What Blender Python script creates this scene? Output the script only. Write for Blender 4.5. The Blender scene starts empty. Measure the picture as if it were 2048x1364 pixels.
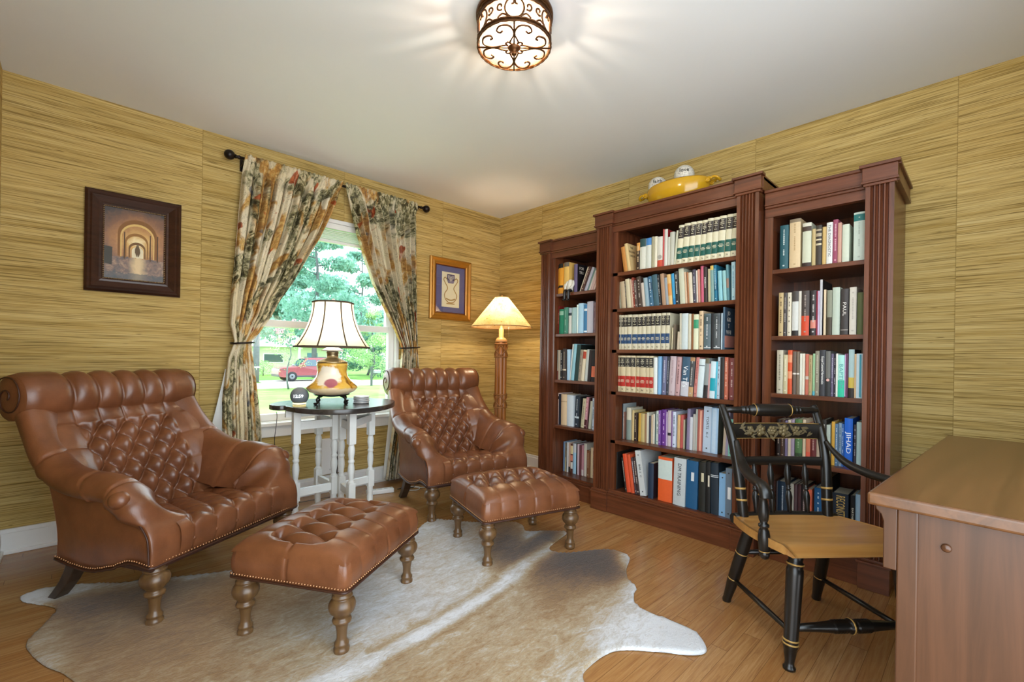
import bpy, math, random
from mathutils import Vector, Matrix
from math import sin, cos, pi, radians, sqrt
C = bpy.context.scene
COL = C.collection
random.seed(7)

def lin(c):
    return c / 12.92 if c <= .04045 else ((c + .055) / 1.055) ** 2.4
def hx(h):
    return tuple(lin(int(h[i:i + 2], 16) / 255) for i in (0, 2, 4)) + (1,)

# ---------------------------------------------------------------- materials
class NT:
    """small helper to wire node trees"""
    def __init__(s, name):
        s.m = bpy.data.materials.new(name); s.m.use_nodes = True
        s.t = s.m.node_tree; s.b = s.t.nodes['Principled BSDF']; s.o = s.t.nodes['Material Output']
    def n(s, typ, **kw):
        x = s.t.nodes.new(typ)
        for k, v in kw.items():
            if k in x.inputs: x.inputs[k].default_value = v
            else: setattr(x, k, v)
        return x
    def l(s, a, b): s.t.links.new(a, b)
    def coord(s, which='Object', scale=(1, 1, 1), loc=(0, 0, 0)):
        c = s.n('ShaderNodeTexCoord'); mp = s.n('ShaderNodeMapping')
        mp.inputs['Scale'].default_value = scale; mp.inputs['Location'].default_value = loc
        s.l(c.outputs[which], mp.inputs['Vector']); return mp.outputs['Vector']
    def noise(s, vec, scale=5, detail=3, rough=.5, dist=0):
        x = s.n('ShaderNodeTexNoise'); x.inputs['Scale'].default_value = scale
        x.inputs['Detail'].default_value = detail; x.inputs['Roughness'].default_value = rough
        x.inputs['Distortion'].default_value = dist
        if vec is not None: s.l(vec, x.inputs['Vector'])
        return x.outputs['Fac']
    def ramp(s, fac, stops, interp='LINEAR'):
        r = s.n('ShaderNodeValToRGB'); cr = r.color_ramp; cr.interpolation = interp
        while len(cr.elements) < len(stops): cr.elements.new(.5)
        for e, (p, c) in zip(cr.elements, stops):
            e.position = p; e.color = hx(c) if isinstance(c, str) else (c, c, c, 1)
        s.l(fac, r.inputs['Fac']); return r.outputs['Color']
    def mix(s, fac, a, b, mode='MIX'):
        x = s.n('ShaderNodeMix'); x.data_type = 'RGBA'; x.blend_type = mode
        for sock, v in ((x.inputs['Factor'], fac), (x.inputs['A'], a), (x.inputs['B'], b)):
            pass
        def put(i, v):
            if hasattr(v, 'is_linked'): s.l(v, x.inputs[i])
            else: x.inputs[i].default_value = v
        put(0, fac); put(6, a if not isinstance(a, str) else hx(a)); put(7, b if not isinstance(b, str) else hx(b))
        return x.outputs[2]
    def math(s, op, a, b=0.0, c=None):
        x = s.n('ShaderNodeMath'); x.operation = op
        for i, v in enumerate((a, b, c)):
            if v is None: continue
            if hasattr(v, 'is_linked'): s.l(v, x.inputs[i])
            else: x.inputs[i].default_value = v
        return x.outputs[0]
    def bump(s, h, strength=.3, dist=.01):
        x = s.n('ShaderNodeBump'); x.inputs['Strength'].default_value = strength
        x.inputs['Distance'].default_value = dist; s.l(h, x.inputs['Height']); s.l(x.outputs['Normal'], s.b.inputs['Normal'])
    def base(s, col):
        if hasattr(col, 'is_linked'): s.l(col, s.b.inputs['Base Color'])
        else: s.b.inputs['Base Color'].default_value = hx(col)
    def set(s, rough=.5, metal=0, spec=.5, **kw):
        s.b.inputs['Roughness'].default_value = rough; s.b.inputs['Metallic'].default_value = metal
        s.b.inputs['Specular IOR Level'].default_value = spec
        for k, v in kw.items(): s.b.inputs[k].default_value = v
        return s.m

def simple(name, col, rough=.5, metal=0, var=.12, scale=18, spec=.5, bump=0, **kw):
    t = NT(name); v = t.coord()
    f = t.noise(v, scale, 4, .6)
    c = hx(col)
    lo = tuple(x * (1 - var) for x in c[:3]) + (1,); hi = tuple(min(1, x * (1 + var)) for x in c[:3]) + (1,)
    t.base(t.mix(f, lo, hi))
    if bump: t.bump(t.noise(v, scale * 6, 3, .6), bump, .002)
    return t.set(rough, metal, spec, **kw)

def wood(name, dark, light, axis=0, rough=.35, scale=9, spec=.5, coat=0, bump=.05):
    """stained wood with grain along the given object axis"""
    t = NT(name); sc = [scale * 1.6] * 3; sc[axis] = scale * .09
    v = t.coord('Object', tuple(sc))
    f = t.noise(v, 2.2, 6, .65, .6)
    f2 = t.noise(t.coord('Object', (2, 2, 2)), 1.3, 2, .5)
    c = t.mix(t.math('MULTIPLY', f2, .35), t.ramp(f, [(.28, dark), (.72, light)]), dark)
    t.base(c); t.bump(f, bump, .003)
    return t.set(rough, 0, spec, **({'Coat Weight': coat, 'Coat Roughness': .12} if coat else {}))

# object-colour paints: the colour is the object's own colour, so one material serves every book
def objpaint(name, rough, var=.14, scale=60, spec=.4):
    t = NT(name); oi = t.n('ShaderNodeObjectInfo')
    f = t.noise(t.coord(), scale, 4, .6)
    d = t.mix(1.0, oi.outputs['Color'], (1 - var, 1 - var, 1 - var, 1), 'MULTIPLY')
    t.base(t.mix(f, d, oi.outputs['Color'])); return t.set(rough, 0, spec)

# ---------------------------------------------------------------- mesh builder
class MB:
    def __init__(s): s.v = []; s.f = []; s.sm = []; s.mi = []; s.cur = 0
    def add(s, vs, fs, smooth=False, xf=None):
        o = len(s.v)
        if xf is not None: vs = [xf @ Vector(v) for v in vs]
        s.v += [tuple(v) for v in vs]
        for f in fs: s.f.append(tuple(i + o for i in f)); s.sm.append(smooth); s.mi.append(s.cur)
        return s
    def box(s, x0, x1, y0, y1, z0, z1, xf=None):
        x0, x1 = min(x0, x1), max(x0, x1); y0, y1 = min(y0, y1), max(y0, y1); z0, z1 = min(z0, z1), max(z0, z1)
        v = [(x0, y0, z0), (x1, y0, z0), (x1, y1, z0), (x0, y1, z0), (x0, y0, z1), (x1, y0, z1), (x1, y1, z1), (x0, y1, z1)]
        return s.add(v, [(0, 3, 2, 1), (4, 5, 6, 7), (0, 1, 5, 4), (1, 2, 6, 5), (2, 3, 7, 6), (3, 0, 4, 7)], False, xf)
    def lathe(s, prof, seg=24, c=(0, 0, 0), xf=None, caps=True, sx=1, sy=1, smooth=True):
        vs = []; fs = []; n = len(prof)
        for r, z in prof:
            for k in range(seg):
                a = 2 * pi * k / seg; vs.append((c[0] + sx * r * cos(a), c[1] + sy * r * sin(a), c[2] + z))
        for i in range(n - 1):
            for k in range(seg):
                a = i * seg + k; b = i * seg + (k + 1) % seg; fs.append((a, b, b + seg, a + seg))
        s.add(vs, fs, smooth, xf)
        if caps:
            o = len(s.v) - len(vs)
            for i, rev in ((0, True), (n - 1, False)):
                if prof[i][0] > 1e-4:
                    f = [o + i * seg + k for k in range(seg)]
                    s.f.append(tuple(reversed(f)) if rev else tuple(f)); s.sm.append(False); s.mi.append(s.cur)
        return s
    def tube(s, pts, r, seg=8, closed=False, xf=None, caps=True, flat=None):
        P = [Vector(p) for p in pts]; n = len(P); R = r if isinstance(r, (list, tuple)) else [r] * n
        vs = []; fs = []; up = None
        for i in range(n):
            a = P[(i - 1) % n] if (closed or i) else P[0]; b = P[(i + 1) % n] if (closed or i < n - 1) else P[-1]
            t = (b - a).normalized() if (b - a).length > 1e-9 else Vector((0, 0, 1))
            if up is None:
                up = Vector((0, 0, 1)) if abs(t.z) < .9 else Vector((1, 0, 0))
            u = (up - t * up.dot(t))
            u = u.normalized() if u.length > 1e-6 else t.orthogonal().normalized()
            w = t.cross(u); up = u
            for k in range(seg):
                an = 2 * pi * k / seg
                q = u * (cos(an) * R[i] * (flat or 1)) + w * (sin(an) * R[i]); vs.append(P[i] + q)
        m = n if closed else n - 1
        for i in range(m):
            for k in range(seg):
                a = i * seg + k; b = i * seg + (k + 1) % seg; j = ((i + 1) % n) * seg
                fs.append((a, b, j + (k + 1) % seg, j + k))
        s.add(vs, fs, True, xf)
        if caps and not closed:
            o = len(s.v) - len(vs)
            s.f.append(tuple(o + k for k in reversed(range(seg)))); s.sm.append(False); s.mi.append(s.cur)
            s.f.append(tuple(o + (n - 1) * seg + k for k in range(seg))); s.sm.append(False); s.mi.append(s.cur)
        return s
    def grid(s, fn, nu, nv, smooth=True, xf=None, wrap=False):
        vs = [fn(i / nu, j / nv) for j in range(nv + 1) for i in range(nu + (0 if wrap else 1))]
        w = nu if wrap else nu + 1
        fs = [(j * w + i, j * w + (i + 1) % w, (j + 1) * w + (i + 1) % w, (j + 1) * w + i) for j in range(nv) for i in range(nu)]
        return s.add(vs, fs, smooth, xf)
    def ball(s, c, r, seg=16, rings=10, sc=(1, 1, 1), xf=None):
        return s.lathe([(max(1e-5, r * sin(pi * j / rings)) * 1, -r * cos(pi * j / rings) * sc[2]) for j in range(rings + 1)], seg, c, xf, False, sc[0], sc[1])
    def prism(s, out, z0, z1, xf=None, smooth=False):
        n = len(out); v = [(x, y, z0) for x, y in out] + [(x, y, z1) for x, y in out]
        f = [tuple(reversed(range(n))), tuple(range(n, 2 * n))]
        s.add(v, f, False, xf); o = len(s.v) - 2 * n
        for i in range(n):
            s.f.append((o + i, o + (i + 1) % n, o + n + (i + 1) % n, o + n + i)); s.sm.append(smooth); s.mi.append(s.cur)
        return s
    def build(s, name, mat, parent=None, loc=None, rotz=0, bevel=0, sub=0, col=None, sol=0, seg=2):
        me = bpy.data.meshes.new(name); me.from_pydata(s.v, [], s.f)
        me.polygons.foreach_set('use_smooth', s.sm)
        for m in (mat if isinstance(mat, (list, tuple)) else [mat]): me.materials.append(m)
        if any(s.mi): me.polygons.foreach_set('material_index', s.mi)
        me.update(); o = bpy.data.objects.new(name, me); COL.objects.link(o)
        if parent is not None: o.parent = parent
        if loc is not None: o.location = loc
        if rotz: o.rotation_euler.z = rotz
        if col is not None: o.color = hx(col) if isinstance(col, str) else col
        if sol: md = o.modifiers.new('solid', 'SOLIDIFY'); md.thickness = sol; md.offset = 0
        if bevel:
            md = o.modifiers.new('bevel', 'BEVEL'); md.width = bevel; md.segments = seg; md.limit_method = 'ANGLE'; md.angle_limit = radians(40)
            md.harden_normals = False
        if sub: md = o.modifiers.new('sub', 'SUBSURF'); md.levels = sub; md.render_levels = sub
        return o

def tag(o, label=None, cat=None, group=None, kind=None):
    if label: o['label'] = label
    if cat: o['category'] = cat
    if group: o['group'] = group
    if kind: o['kind'] = kind
    return o
def thing(name, label, cat, loc=(0, 0, 0), rotz=0, group=None):
    o = bpy.data.objects.new(name, None); COL.objects.link(o); o.empty_display_size = .1
    o.location = loc; o.rotation_euler.z = rotz
    return tag(o, label, cat, group)
def struct(o): o['kind'] = 'structure'; return o
def dup(root, loc, rotz, label, group=None):
    m = {}
    def cp(o, par):
        c = o.copy(); COL.objects.link(c)
        if par is not None: c.parent = par
        for ch in [k for k in allobj if k.parent == o]: cp(ch, c)
        return c
    allobj = list(COL.objects)
    r = cp(root, None); r.location = loc; r.rotation_euler.z = rotz; r['label'] = label
    if group: r['group'] = group
    return r
def text(name, body, size, mat, M, parent=None, ext=.0004, align='CENTER', col=None, sx=1.0):
    cu = bpy.data.curves.new(name, 'FONT'); cu.body = body; cu.size = size; cu.extrude = ext
    cu.align_x = align; cu.align_y = 'CENTER'; cu.resolution_u = 2; cu.materials.append(mat)
    tmp = bpy.data.objects.new(name, cu); me = bpy.data.meshes.new_from_object(tmp)
    bpy.data.objects.remove(tmp); bpy.data.curves.remove(cu)
    o = bpy.data.objects.new(name, me); COL.objects.link(o)
    if parent is not None: o.parent = parent
    o.matrix_local = M @ Matrix.Diagonal((sx, 1, 1, 1))
    if col: o.color = hx(col)
    return o
def basis(X, Y, loc):
    X = Vector(X).normalized(); Y = Vector(Y).normalized(); Z = X.cross(Y)
    return Matrix(((X.x, Y.x, Z.x, loc[0]), (X.y, Y.y, Z.y, loc[1]), (X.z, Y.z, Z.z, loc[2]), (0, 0, 0, 1)))
def crom(pts, n):
    """Catmull-Rom through points (any dimension), n samples"""
    m = len(pts); out = []
    for k in range(n):
        t = k / (n - 1) * (m - 1); i = min(int(t), m - 2); f = t - i
        p0, p1, p2, p3 = pts[max(i - 1, 0)], pts[i], pts[i + 1], pts[min(i + 2, m - 1)]
        out.append(tuple(.5 * (2 * b + (c - a) * f + (2 * a - 5 * b + 4 * c - d) * f * f + (3 * b - a - 3 * c + d) * f ** 3)
                         for a, b, c, d in zip(p0, p1, p2, p3)))
    return out
def sstep(a, b, x):
    t = max(0, min(1, (x - a) / (b - a))); return t * t * (3 - 2 * t)
# ---------------------------------------------------------------- camera
cam = bpy.data.cameras.new('camera'); co = bpy.data.objects.new('camera', cam); COL.objects.link(co)
cam.sensor_width = 36; cam.lens = 907.113 / 2048 * 36; cam.shift_y = (714.014 - 682) / 2048; cam.clip_start = .05; cam.clip_end = 400
YAW, PIT, ROL = .808571, -.000833, .0156034
fw = Vector((cos(YAW) * cos(PIT), sin(YAW) * cos(PIT), sin(PIT))); r0 = Vector((sin(YAW), -cos(YAW), 0)); u0 = r0.cross(fw)
rr = r0 * cos(ROL) + u0 * sin(ROL); uu = u0 * cos(ROL) - r0 * sin(ROL)
co.matrix_world = Matrix(((rr.x, uu.x, -fw.x, -3.0828), (rr.y, uu.y, -fw.y, -3.4295), (rr.z, uu.z, -fw.z, 1.0391), (0, 0, 0, 1)))
C.camera = co
C.view_settings.view_transform = 'Standard'; C.view_settings.look = 'None'; C.view_settings.gamma = 1; C.view_settings.use_curve_mapping = False
C.view_settings.exposure = EXPOSURE = 1.0

# ---------------------------------------------------------------- shared materials
def grasscloth(name, ax):
    t = NT(name); tc = t.n('ShaderNodeTexCoord'); sp = t.n('ShaderNodeSeparateXYZ'); t.l(tc.outputs['Object'], sp.inputs[0])
    u = sp.outputs[ax]; z = sp.outputs[2]
    pu = t.math('DIVIDE', t.math('ADD', u, 20.0 + (-.10 if ax == 0 else .686)), .914)
    pn = t.math('FLOOR', pu); fr = t.math('FRACT', pu)
    wn = t.n('ShaderNodeTexWhiteNoise'); wn.noise_dimensions = '1D'; t.l(pn, wn.inputs['W'])
    off = t.math('MULTIPLY', wn.outputs['Value'], 37.0)
    def vec(su, sz):
        c = t.n('ShaderNodeCombineXYZ')
        t.l(t.math('MULTIPLY', u, su), c.inputs[0]); t.l(t.math('ADD', t.math('MULTIPLY', z, sz), off), c.inputs[2]); t.l(off, c.inputs[1])
        return c.outputs[0]
    broad = t.noise(vec(.9, 26), 1, 5, .7)
    reed = t.noise(vec(2.6, 210), 1, 3, .7, .2)
    fine = t.noise(vec(5, 420), 1, 2, .7)
    slub = t.noise(vec(9, 120), 1, 2, .5)
    c = t.ramp(broad, [(.3, 'b6964f'), (.7, 'd8bd7c')])
    c = t.mix(t.ramp(reed, [(.36, .9), (.5, 0.0)]), c, '735c2a')
    c = t.mix(t.math('MULTIPLY', t.ramp(reed, [(.55, 0.0), (.72, 1.0)]), .7), c, 'e0cf98')
    c = t.mix(t.math('MULTIPLY', t.ramp(fine, [(.4, 1.0), (.6, 0.0)]), .28), c, '6e5828')
    c = t.mix(t.math('MULTIPLY', t.ramp(slub, [(.70, 0.0), (.75, 1.0)]), .85), c, '54401a')
    tone = t.math('MULTIPLY', wn.outputs['Value'], .16)
    c = t.mix(tone, c, '8f7a3e')
    seam = t.math('LESS_THAN', fr, .004)
    c = t.mix(t.math('MULTIPLY', seam, .5), c, '7a6430')
    t.base(c); t.bump(t.math('ADD', reed, fine), .35, .004)
    return t.set(.75, 0, .25)
M_wallx = grasscloth('grasscloth_window_wall', 0); M_wally = grasscloth('grasscloth_side_wall', 1)
M_ceil = simple('ceiling_paint', 'e4e8ec', .9, 0, .02, 3, .2)
M_white = simple('white_trim_paint', 'e6e5e2', .45, 0, .03, 8)
def floor_mat():
    t = NT('oak_strip_floor'); tc = t.n('ShaderNodeTexCoord'); sp = t.n('ShaderNodeSeparateXYZ'); t.l(tc.outputs['Object'], sp.inputs[0])
    W = .0572
    py = t.math('DIVIDE', sp.outputs[1], W); row = t.math('FLOOR', py); fy = t.math('FRACT', py)
    wn = t.n('ShaderNodeTexWhiteNoise'); wn.noise_dimensions = '1D'; t.l(row, wn.inputs['W'])
    px = t.math('ADD', t.math('DIVIDE', sp.outputs[0], .72), t.math('MULTIPLY', wn.outputs['Value'], 7.3))
    ix = t.math('FLOOR', px); fx = t.math('FRACT', px)
    wn2 = t.n('ShaderNodeTexWhiteNoise'); wn2.noise_dimensions = '2D'
    cc = t.n('ShaderNodeCombineXYZ'); t.l(row, cc.inputs[0]); t.l(ix, cc.inputs[1]); t.l(cc.outputs[0], wn2.inputs['Vector'])
    g = t.n('ShaderNodeCombineXYZ'); t.l(t.math('MULTIPLY', sp.outputs[0], 3.0), g.inputs[0]); t.l(t.math('MULTIPLY', sp.outputs[1], 55.0), g.inputs[1])
    t.l(t.math('MULTIPLY', wn2.outputs['Value'], 50.0), g.inputs[2])
    gr = t.noise(g.outputs[0], 1.2, 6, .7, 1.2)
    c = t.ramp(gr, [(.25, '805736'), (.5, 'a57a4c'), (.75, 'bd9565')])
    c = t.mix(t.math('MULTIPLY', wn2.outputs['Value'], .55), c, '96632f')
    gap = t.math('MAXIMUM', t.math('LESS_THAN', fy, .025), t.math('LESS_THAN', fx, .003))
    c = t.mix(t.math('MULTIPLY', gap, .65), c, '4a2c14')
    t.base(c); t.bump(t.math('SUBTRACT', gr, t.math('MULTIPLY', gap, 2.0)), .06, .002)
    return t.set(.24, 0, .5)
M_floor = floor_mat()
M_cherry = wood('cherry_bookcase_wood', '452312', '7c462b', 2, .27, 9, .55)
M_cherryh = wood('cherry_bookcase_wood_across', '452312', '7c462b', 1, .32, 9, .5)
M_book = objpaint('book_cloth', .55); M_gloss = objpaint('book_jacket', .3, .1); M_ink = objpaint('spine_ink', .5, .03)
M_pages = simple('page_edges', 'd9cdb0', .85, 0, .1, 120)
M_black = simple('black_enamel', '15120f', .32, 0, .2, 10)
M_glass = None

# ---------------------------------------------------------------- room shell
RX0, RY0, H = -3.3758, -3.96, 2.44
WX0, WX1, WZ0, WZ1 = -2.31, -1.13, .53, 2.06     # window opening
b = MB(); T = .16
b.box(RX0 - .1, WX0, 0, T, -.02, H); b.box(WX1, .12, 0, T, -.02, H); b.box(WX0, WX1, 0, T, -.02, WZ0); b.box(WX0, WX1, 0, T, WZ1, H)
struct(b.build('wall_back', M_wallx))
struct(MB().box(0, .12, RY0 - .1, 0, -.02, H).build('wall_right', M_wally))
struct(MB().box(RX0 - .1, RX0, -2.9, 0, -.02, H).build('wall_left', M_wally))
struct(MB().box(-1.45, 0, RY0 - .1, RY0, -.02, H).build('wall_front_baffle', M_wallx))  # unseen wall stub, added to even out the light from the open side
struct(MB().box(RX0 - 1.0, .12, RY0 - .3, T, -.1, 0).build('floor', M_floor))
struct(MB().box(RX0 - .1, .12, RY0 - .1, T, H, H + .1).build('ceiling', M_ceil))
def skirting(name, x0, x1, y0, y1, axis):
    b = MB()
    if axis == 0:
        b.box(x0, x1, y0 - .014, y0, 0, .125); b.box(x0, x1, y0 - .02, y0, .0, .105); b.box(x0, x1, y0 - .03, y0, 0, .02)
    else:
        b.box(x0, x0 + .014, y0, y1, 0, .125); b.box(x0, x0 + .02, y0, y1, .0, .105); b.box(x0, x0 + .03, y0, y1, 0, .02)
    struct(b.build(name, M_white, bevel=.003))
skirting('baseboard_back', RX0 + .014, -.014, 0, 0, 0)
skirting('baseboard_left', RX0, 0, -2.9, -.015, 1)
b = MB(); b.box(-.014, 0, -.935, 0, 0, .125); b.box(-.02, 0, -.935, 0, 0, .105); b.box(-.03, 0, -.935, 0, 0, .02)
struct(b.build('baseboard_right', M_white, bevel=.003))

# ---------------------------------------------------------------- window
w = thing('window_1', 'white double hung window with open blind between the curtains', 'window', (0, 0, 0)); struct(w)
b = MB()
for x0, x1 in ((WX0, WX0 + .03), (WX1 - .03, WX1)): b.box(x0, x1, .0, T, WZ0, WZ1)
b.box(WX0, WX1, 0, T, WZ1 - .03, WZ1); b.box(WX0, WX1, 0, T, WZ0 - .0, WZ0 + .03)
b.build('window_frame', M_white, w, bevel=.003)
def sash(name, z0, z1, y0, y1):
    b = MB(); s = .05; a, c = WX0 + .03, WX1 - .03
    b.box(a, a + s, y0, y1, z0, z1); b.box(c - s, c, y0, y1, z0, z1); b.box(a + s, c - s, y0, y1, z0, z0 + s); b.box(a + s, c - s, y0, y1, z1 - s, z1)
    o = b.build(name, M_white, w, bevel=.004)
    t = .006; ym = (y0 + y1) / 2
    MB().box(a + s, c - s, ym - t / 2, ym + t / 2, z0 + s, z1 - s).build('pane', M_pane, o)
t = NT('window_glass'); tr = t.n('ShaderNodeBsdfTransparent'); gl = t.n('ShaderNodeBsdfGlossy'); gl.inputs['Roughness'].default_value = .02
tr.inputs['Color'].default_value = (.97, 1, .99, 1)
mx = t.n('ShaderNodeMixShader'); mx.inputs[0].default_value = .05; t.l(tr.outputs[0], mx.inputs[1]); t.l(gl.outputs[0], mx.inputs[2]); t.l(mx.outputs[0], t.o.inputs['Surface'])
M_pane = t.m
sash('lower_sash', WZ0 + .03, 1.272, .035, .075); sash('upper_sash', 1.222, WZ1 - .03, .082, .122)
b = MB(); b.box(WX0 - .03, WX1 + .03, -.035, .03, WZ0 + .0, WZ0 + .025); b.box(WX0 - .02, WX1 + .02, -.014, .0, .455, WZ0)
b.build('window_sill', M_white, w, bevel=.004)
# raised blind: a stack of slats under a head rail
bl = thing('window_blind', 'white venetian blind pulled up to the top of the window', 'blind')
MB().box(WX0 + .035, WX1 - .035, .0, .034, 1.985, 2.028).build('head_rail', M_white, bl, bevel=.003)
b = MB()
for k in range(7): b.box(WX0 + .04, WX1 - .04, .004, .032, 1.905 + k * .011, 1.909 + k * .011)
b.build('slats', M_white, bl)
MB().box(WX0 + .04, WX1 - .04, .004, .032, 1.878, 1.9).build('bottom_rail', M_white, bl, bevel=.003)
# ---------------------------------------------------------------- bookcases (three units against the right wall)
def fluted(yl, yr, x0, z0, z1, n=4):
    """fluted pilaster; yl > yr are its left and right edges, x0 its front face"""
    b = MB(); w = yl - yr; m = .016; fl = (w - 2 * m) / n
    prof = [(yl, x0 + .03), (yl, x0)]
    for k in range(n):
        a = yl - m - k * fl
        prof.append((a - fl * .12, x0))
        for j in range(1, 6): prof.append((a - fl * (.12 + .76 * j / 6), x0 + .014 * sin(pi * j / 6) ** .8))
        prof.append((a - fl * .88, x0))
    prof += [(yr, x0), (yr, x0 + .03)]
    zs = [z0, z1]
    vs = [(x, y, z) for z in zs for y, x in prof]; k = len(prof)
    b.add(vs, [(i, i + 1, k + i + 1, k + i) for i in range(k - 1)], False)
    return b
def cornice(b, yl, yr, x0, zb, zt, capL=False, capR=False):
    d = zt - zb
    L = lambda e: yl + (e if capL else 0); R = lambda e: yr - (e if capR else 0)
    b.box(x0 - .008, x0 + .03, L(.008), R(.008), zb, zb + .012)
    b.box(x0 - .016, x0 + .03, L(.016), R(.016), zb + .012, zb + .022)
    b.box(x0 - .010, x0 + .03, L(.012), R(.012), zb + .022, zt - .014)
    b.box(x0 - .022, x0 + .03, L(.022), R(.022), zt - .014, zt)
    return b
def shelfset(root, zs, x0, yl, yr, th=.021):
    for z in zs: MB().box(x0, -.03, yl, yr, z - th, z).build('shelf', M_cherryh, root, bevel=.002)

# middle unit
bc = thing('bookcase', 'tall middle dark cherry bookcase with fluted posts and yellow dish on top', 'bookcase', (-.25, -2.06, 0), 0, 'three part bookcase wall')
bc_items = []
def rel(o): o.location = (-bc.location.x, -bc.location.y, 0); return o
b = MB(); b.box(-.46, -.02, -1.60, -1.665, .02, 1.94); b.box(-.46, -.02, -2.505, -2.57, .02, 1.94); b.box(-.03, -.02, -1.6, -2.55, .02, 1.94)
b.box(-.46, -.02, -1.6, -2.55, 1.93, 1.96); b.box(-.458, -.03, -1.665, -1.70, .15, 1.9); b.box(-.458, -.03, -2.47, -2.505, .15, 1.9)
rel(b.build('carcass', M_cherry, bc))
rel(MB().box(-.465, -.43, -1.665, -2.505, 1.893, 1.945).build('header_rail', M_cherryh, bc))
rel(fluted(-1.545, -1.665, -.485, .14, 1.94, 5).build('pilaster', M_cherry, bc)); rel(fluted(-2.473, -2.585, -.485, .14, 1.94, 5).build('pilaster', M_cherry, bc))
b = MB(); b.box(-.455, -.02, -1.545, -1.61, .0, 1.94); b.box(-.455, -.02, -2.505, -2.585, 0, 1.94)
rel(b.build('side_panel', M_cherry, bc))
b = cornice(MB(), -1.665, -2.473, -.465, 1.935, 2.031)
cornice(b, -1.545, -1.665, -.485, 1.935, 2.034, True, True); cornice(b, -2.473, -2.585, -.485, 1.935, 2.034, True, True)
b.box(-.46, -.01, -1.53, -2.60, 2.0, 2.028); b.box(-.47, -.01, -1.53, -1.58, 1.945, 2.02); b.box(-.47, -.01, -2.55, -2.6, 1.945, 2.02)
rel(b.build('cornice', M_cherryh, bc, bevel=.002))
b = MB(); b.box(-.495, -.02, -1.665, -2.473, 0, .118); b.box(-.503, -.02, -1.665, -2.473, .118, .128); b.box(-.486, -.02, -1.665, -2.473, .128, .14)
for a, c in ((-1.54, -1.668), (-2.47, -2.592)): b.box(-.505, -.02, a, c, 0, .118); b.box(-.512, -.02, a + .006, c - .006, .118, .128); b.box(-.497, -.02, a, c, .128, .14)
rel(b.build('plinth', M_cherryh, bc, bevel=.002))
for z, x0 in ((1.618, -.458), (1.374, -.458), (1.098, -.458), (.815, -.458), (.486, -.458), (.152, -.47)):
    rel(MB().box(x0, -.03, -1.66, -2.51, z - .024, z).build('shelf', M_cherryh, bc, bevel=.002))
# left unit
bl_ = thing('bookcase', 'narrow left dark cherry bookcase beside the rattan floor lamp', 'bookcase', (-.22, -1.25, 0), 0, 'three part bookcase wall')
def rel2(o): o.location = (.22, 1.25, 0); return o
b = MB(); b.box(-.42, -.02, -.982, -1.02, 0, 1.85); b.box(-.42, -.02, -1.08, -1.112, .1, 1.82); b.box(-.42, -.02, -1.51, -1.542, 0, 1.85)
b.box(-.03, -.02, -1.0, -1.54, 0, 1.85); b.box(-.42, -.02, -1.0, -1.54, 1.83, 1.86); b.box(-.40, -.02, -.985, -1.09, 0, 1.85)
rel2(b.build('carcass', M_cherry, bl_))
rel2(MB().box(-.425, -.39, -1.077, -1.535, 1.806, 1.856).build('header_rail', M_cherryh, bl_))
rel2(fluted(-.985, -1.077, -.445, .14, 1.85, 4).build('pilaster', M_cherry, bl_))
b = cornice(MB(), -1.077, -1.53, -.425, 1.848, 1.946); cornice(b, -.985, -1.077, -.445, 1.848, 1.949, True, True)
b.box(-.43, -.01, -.97, -1.535, 1.92, 1.944); b.box(-.43, -.01, -.97, -1.0, 1.86, 1.93)
rel2(b.build('cornice', M_cherryh, bl_, bevel=.002))
b = MB(); b.box(-.445, -.02, -1.08, -1.535, 0, .105); b.box(-.453, -.02, -1.08, -1.535, .105, .116); b.box(-.436, -.02, -1.08, -1.535, .116, .128)
b.box(-.455, -.02, -.98, -1.082, 0, .118); b.box(-.462, -.02, -.974, -1.088, .118, .128); b.box(-.447, -.02, -.98, -1.082, .128, .14)
rel2(b.build('plinth', M_cherryh, bl_, bevel=.002))
for z in (1.53, 1.22, .866, .515, .14): rel2(MB().box(-.41, -.03, -1.105, -1.515, z - .022, z).build('shelf', M_cherryh, bl_, bevel=.002))
# right unit
br = thing('bookcase', 'narrow right dark cherry bookcase behind the stencilled armchair', 'bookcase', (-.22, -2.87, 0), 0, 'three part bookcase wall')
def rel3(o): o.location = (.22, 2.87, 0); return o
b = MB(); b.box(-.42, -.02, -2.595, -2.636, 0, 1.85); b.box(-.42, -.02, -3.027, -3.045, .1, 1.85); b.box(-.43, -.02, -3.10, -3.132, 0, 1.85)
b.box(-.03, -.02, -2.6, -3.13, 0, 1.85); b.box(-.42, -.02, -2.6, -3.13, 1.83, 1.86)
rel3(b.build('carcass', M_cherry, br))
rel3(MB().box(-.425, -.39, -2.6, -3.032, 1.803, 1.856).build('header_rail', M_cherryh, br))
rel3(fluted(-3.032, -3.136, -.46, .14, 1.85, 4).build('pilaster', M_cherry, br))
b = cornice(MB(), -2.6, -3.032, -.43, 1.848, 1.943); cornice(b, -3.032, -3.136, -.46, 1.848, 1.946, True, True)
b.box(-.45, -.01, -2.6, -3.158, 1.928, 1.942); b.box(-.45, -.01, -3.1, -3.148, 1.868, 1.93); b.box(-.45, -.01, -3.1, -3.152, 1.855, 1.872)
rel3(b.build('cornice', M_cherryh, br, bevel=.002))
b = MB(); b.box(-.455, -.02, -2.598, -3.03, 0, .118); b.box(-.463, -.02, -2.598, -3.03, .118, .128); b.box(-.446, -.02, -2.598, -3.03, .128, .14)
b.box(-.475, -.02, -3.026, -3.142, 0, .118); b.box(-.482, -.02, -3.02, -3.148, .118, .128); b.box(-.467, -.02, -3.026, -3.142, .128, .14)
rel3(b.build('plinth', M_cherryh, br, bevel=.002))
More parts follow.
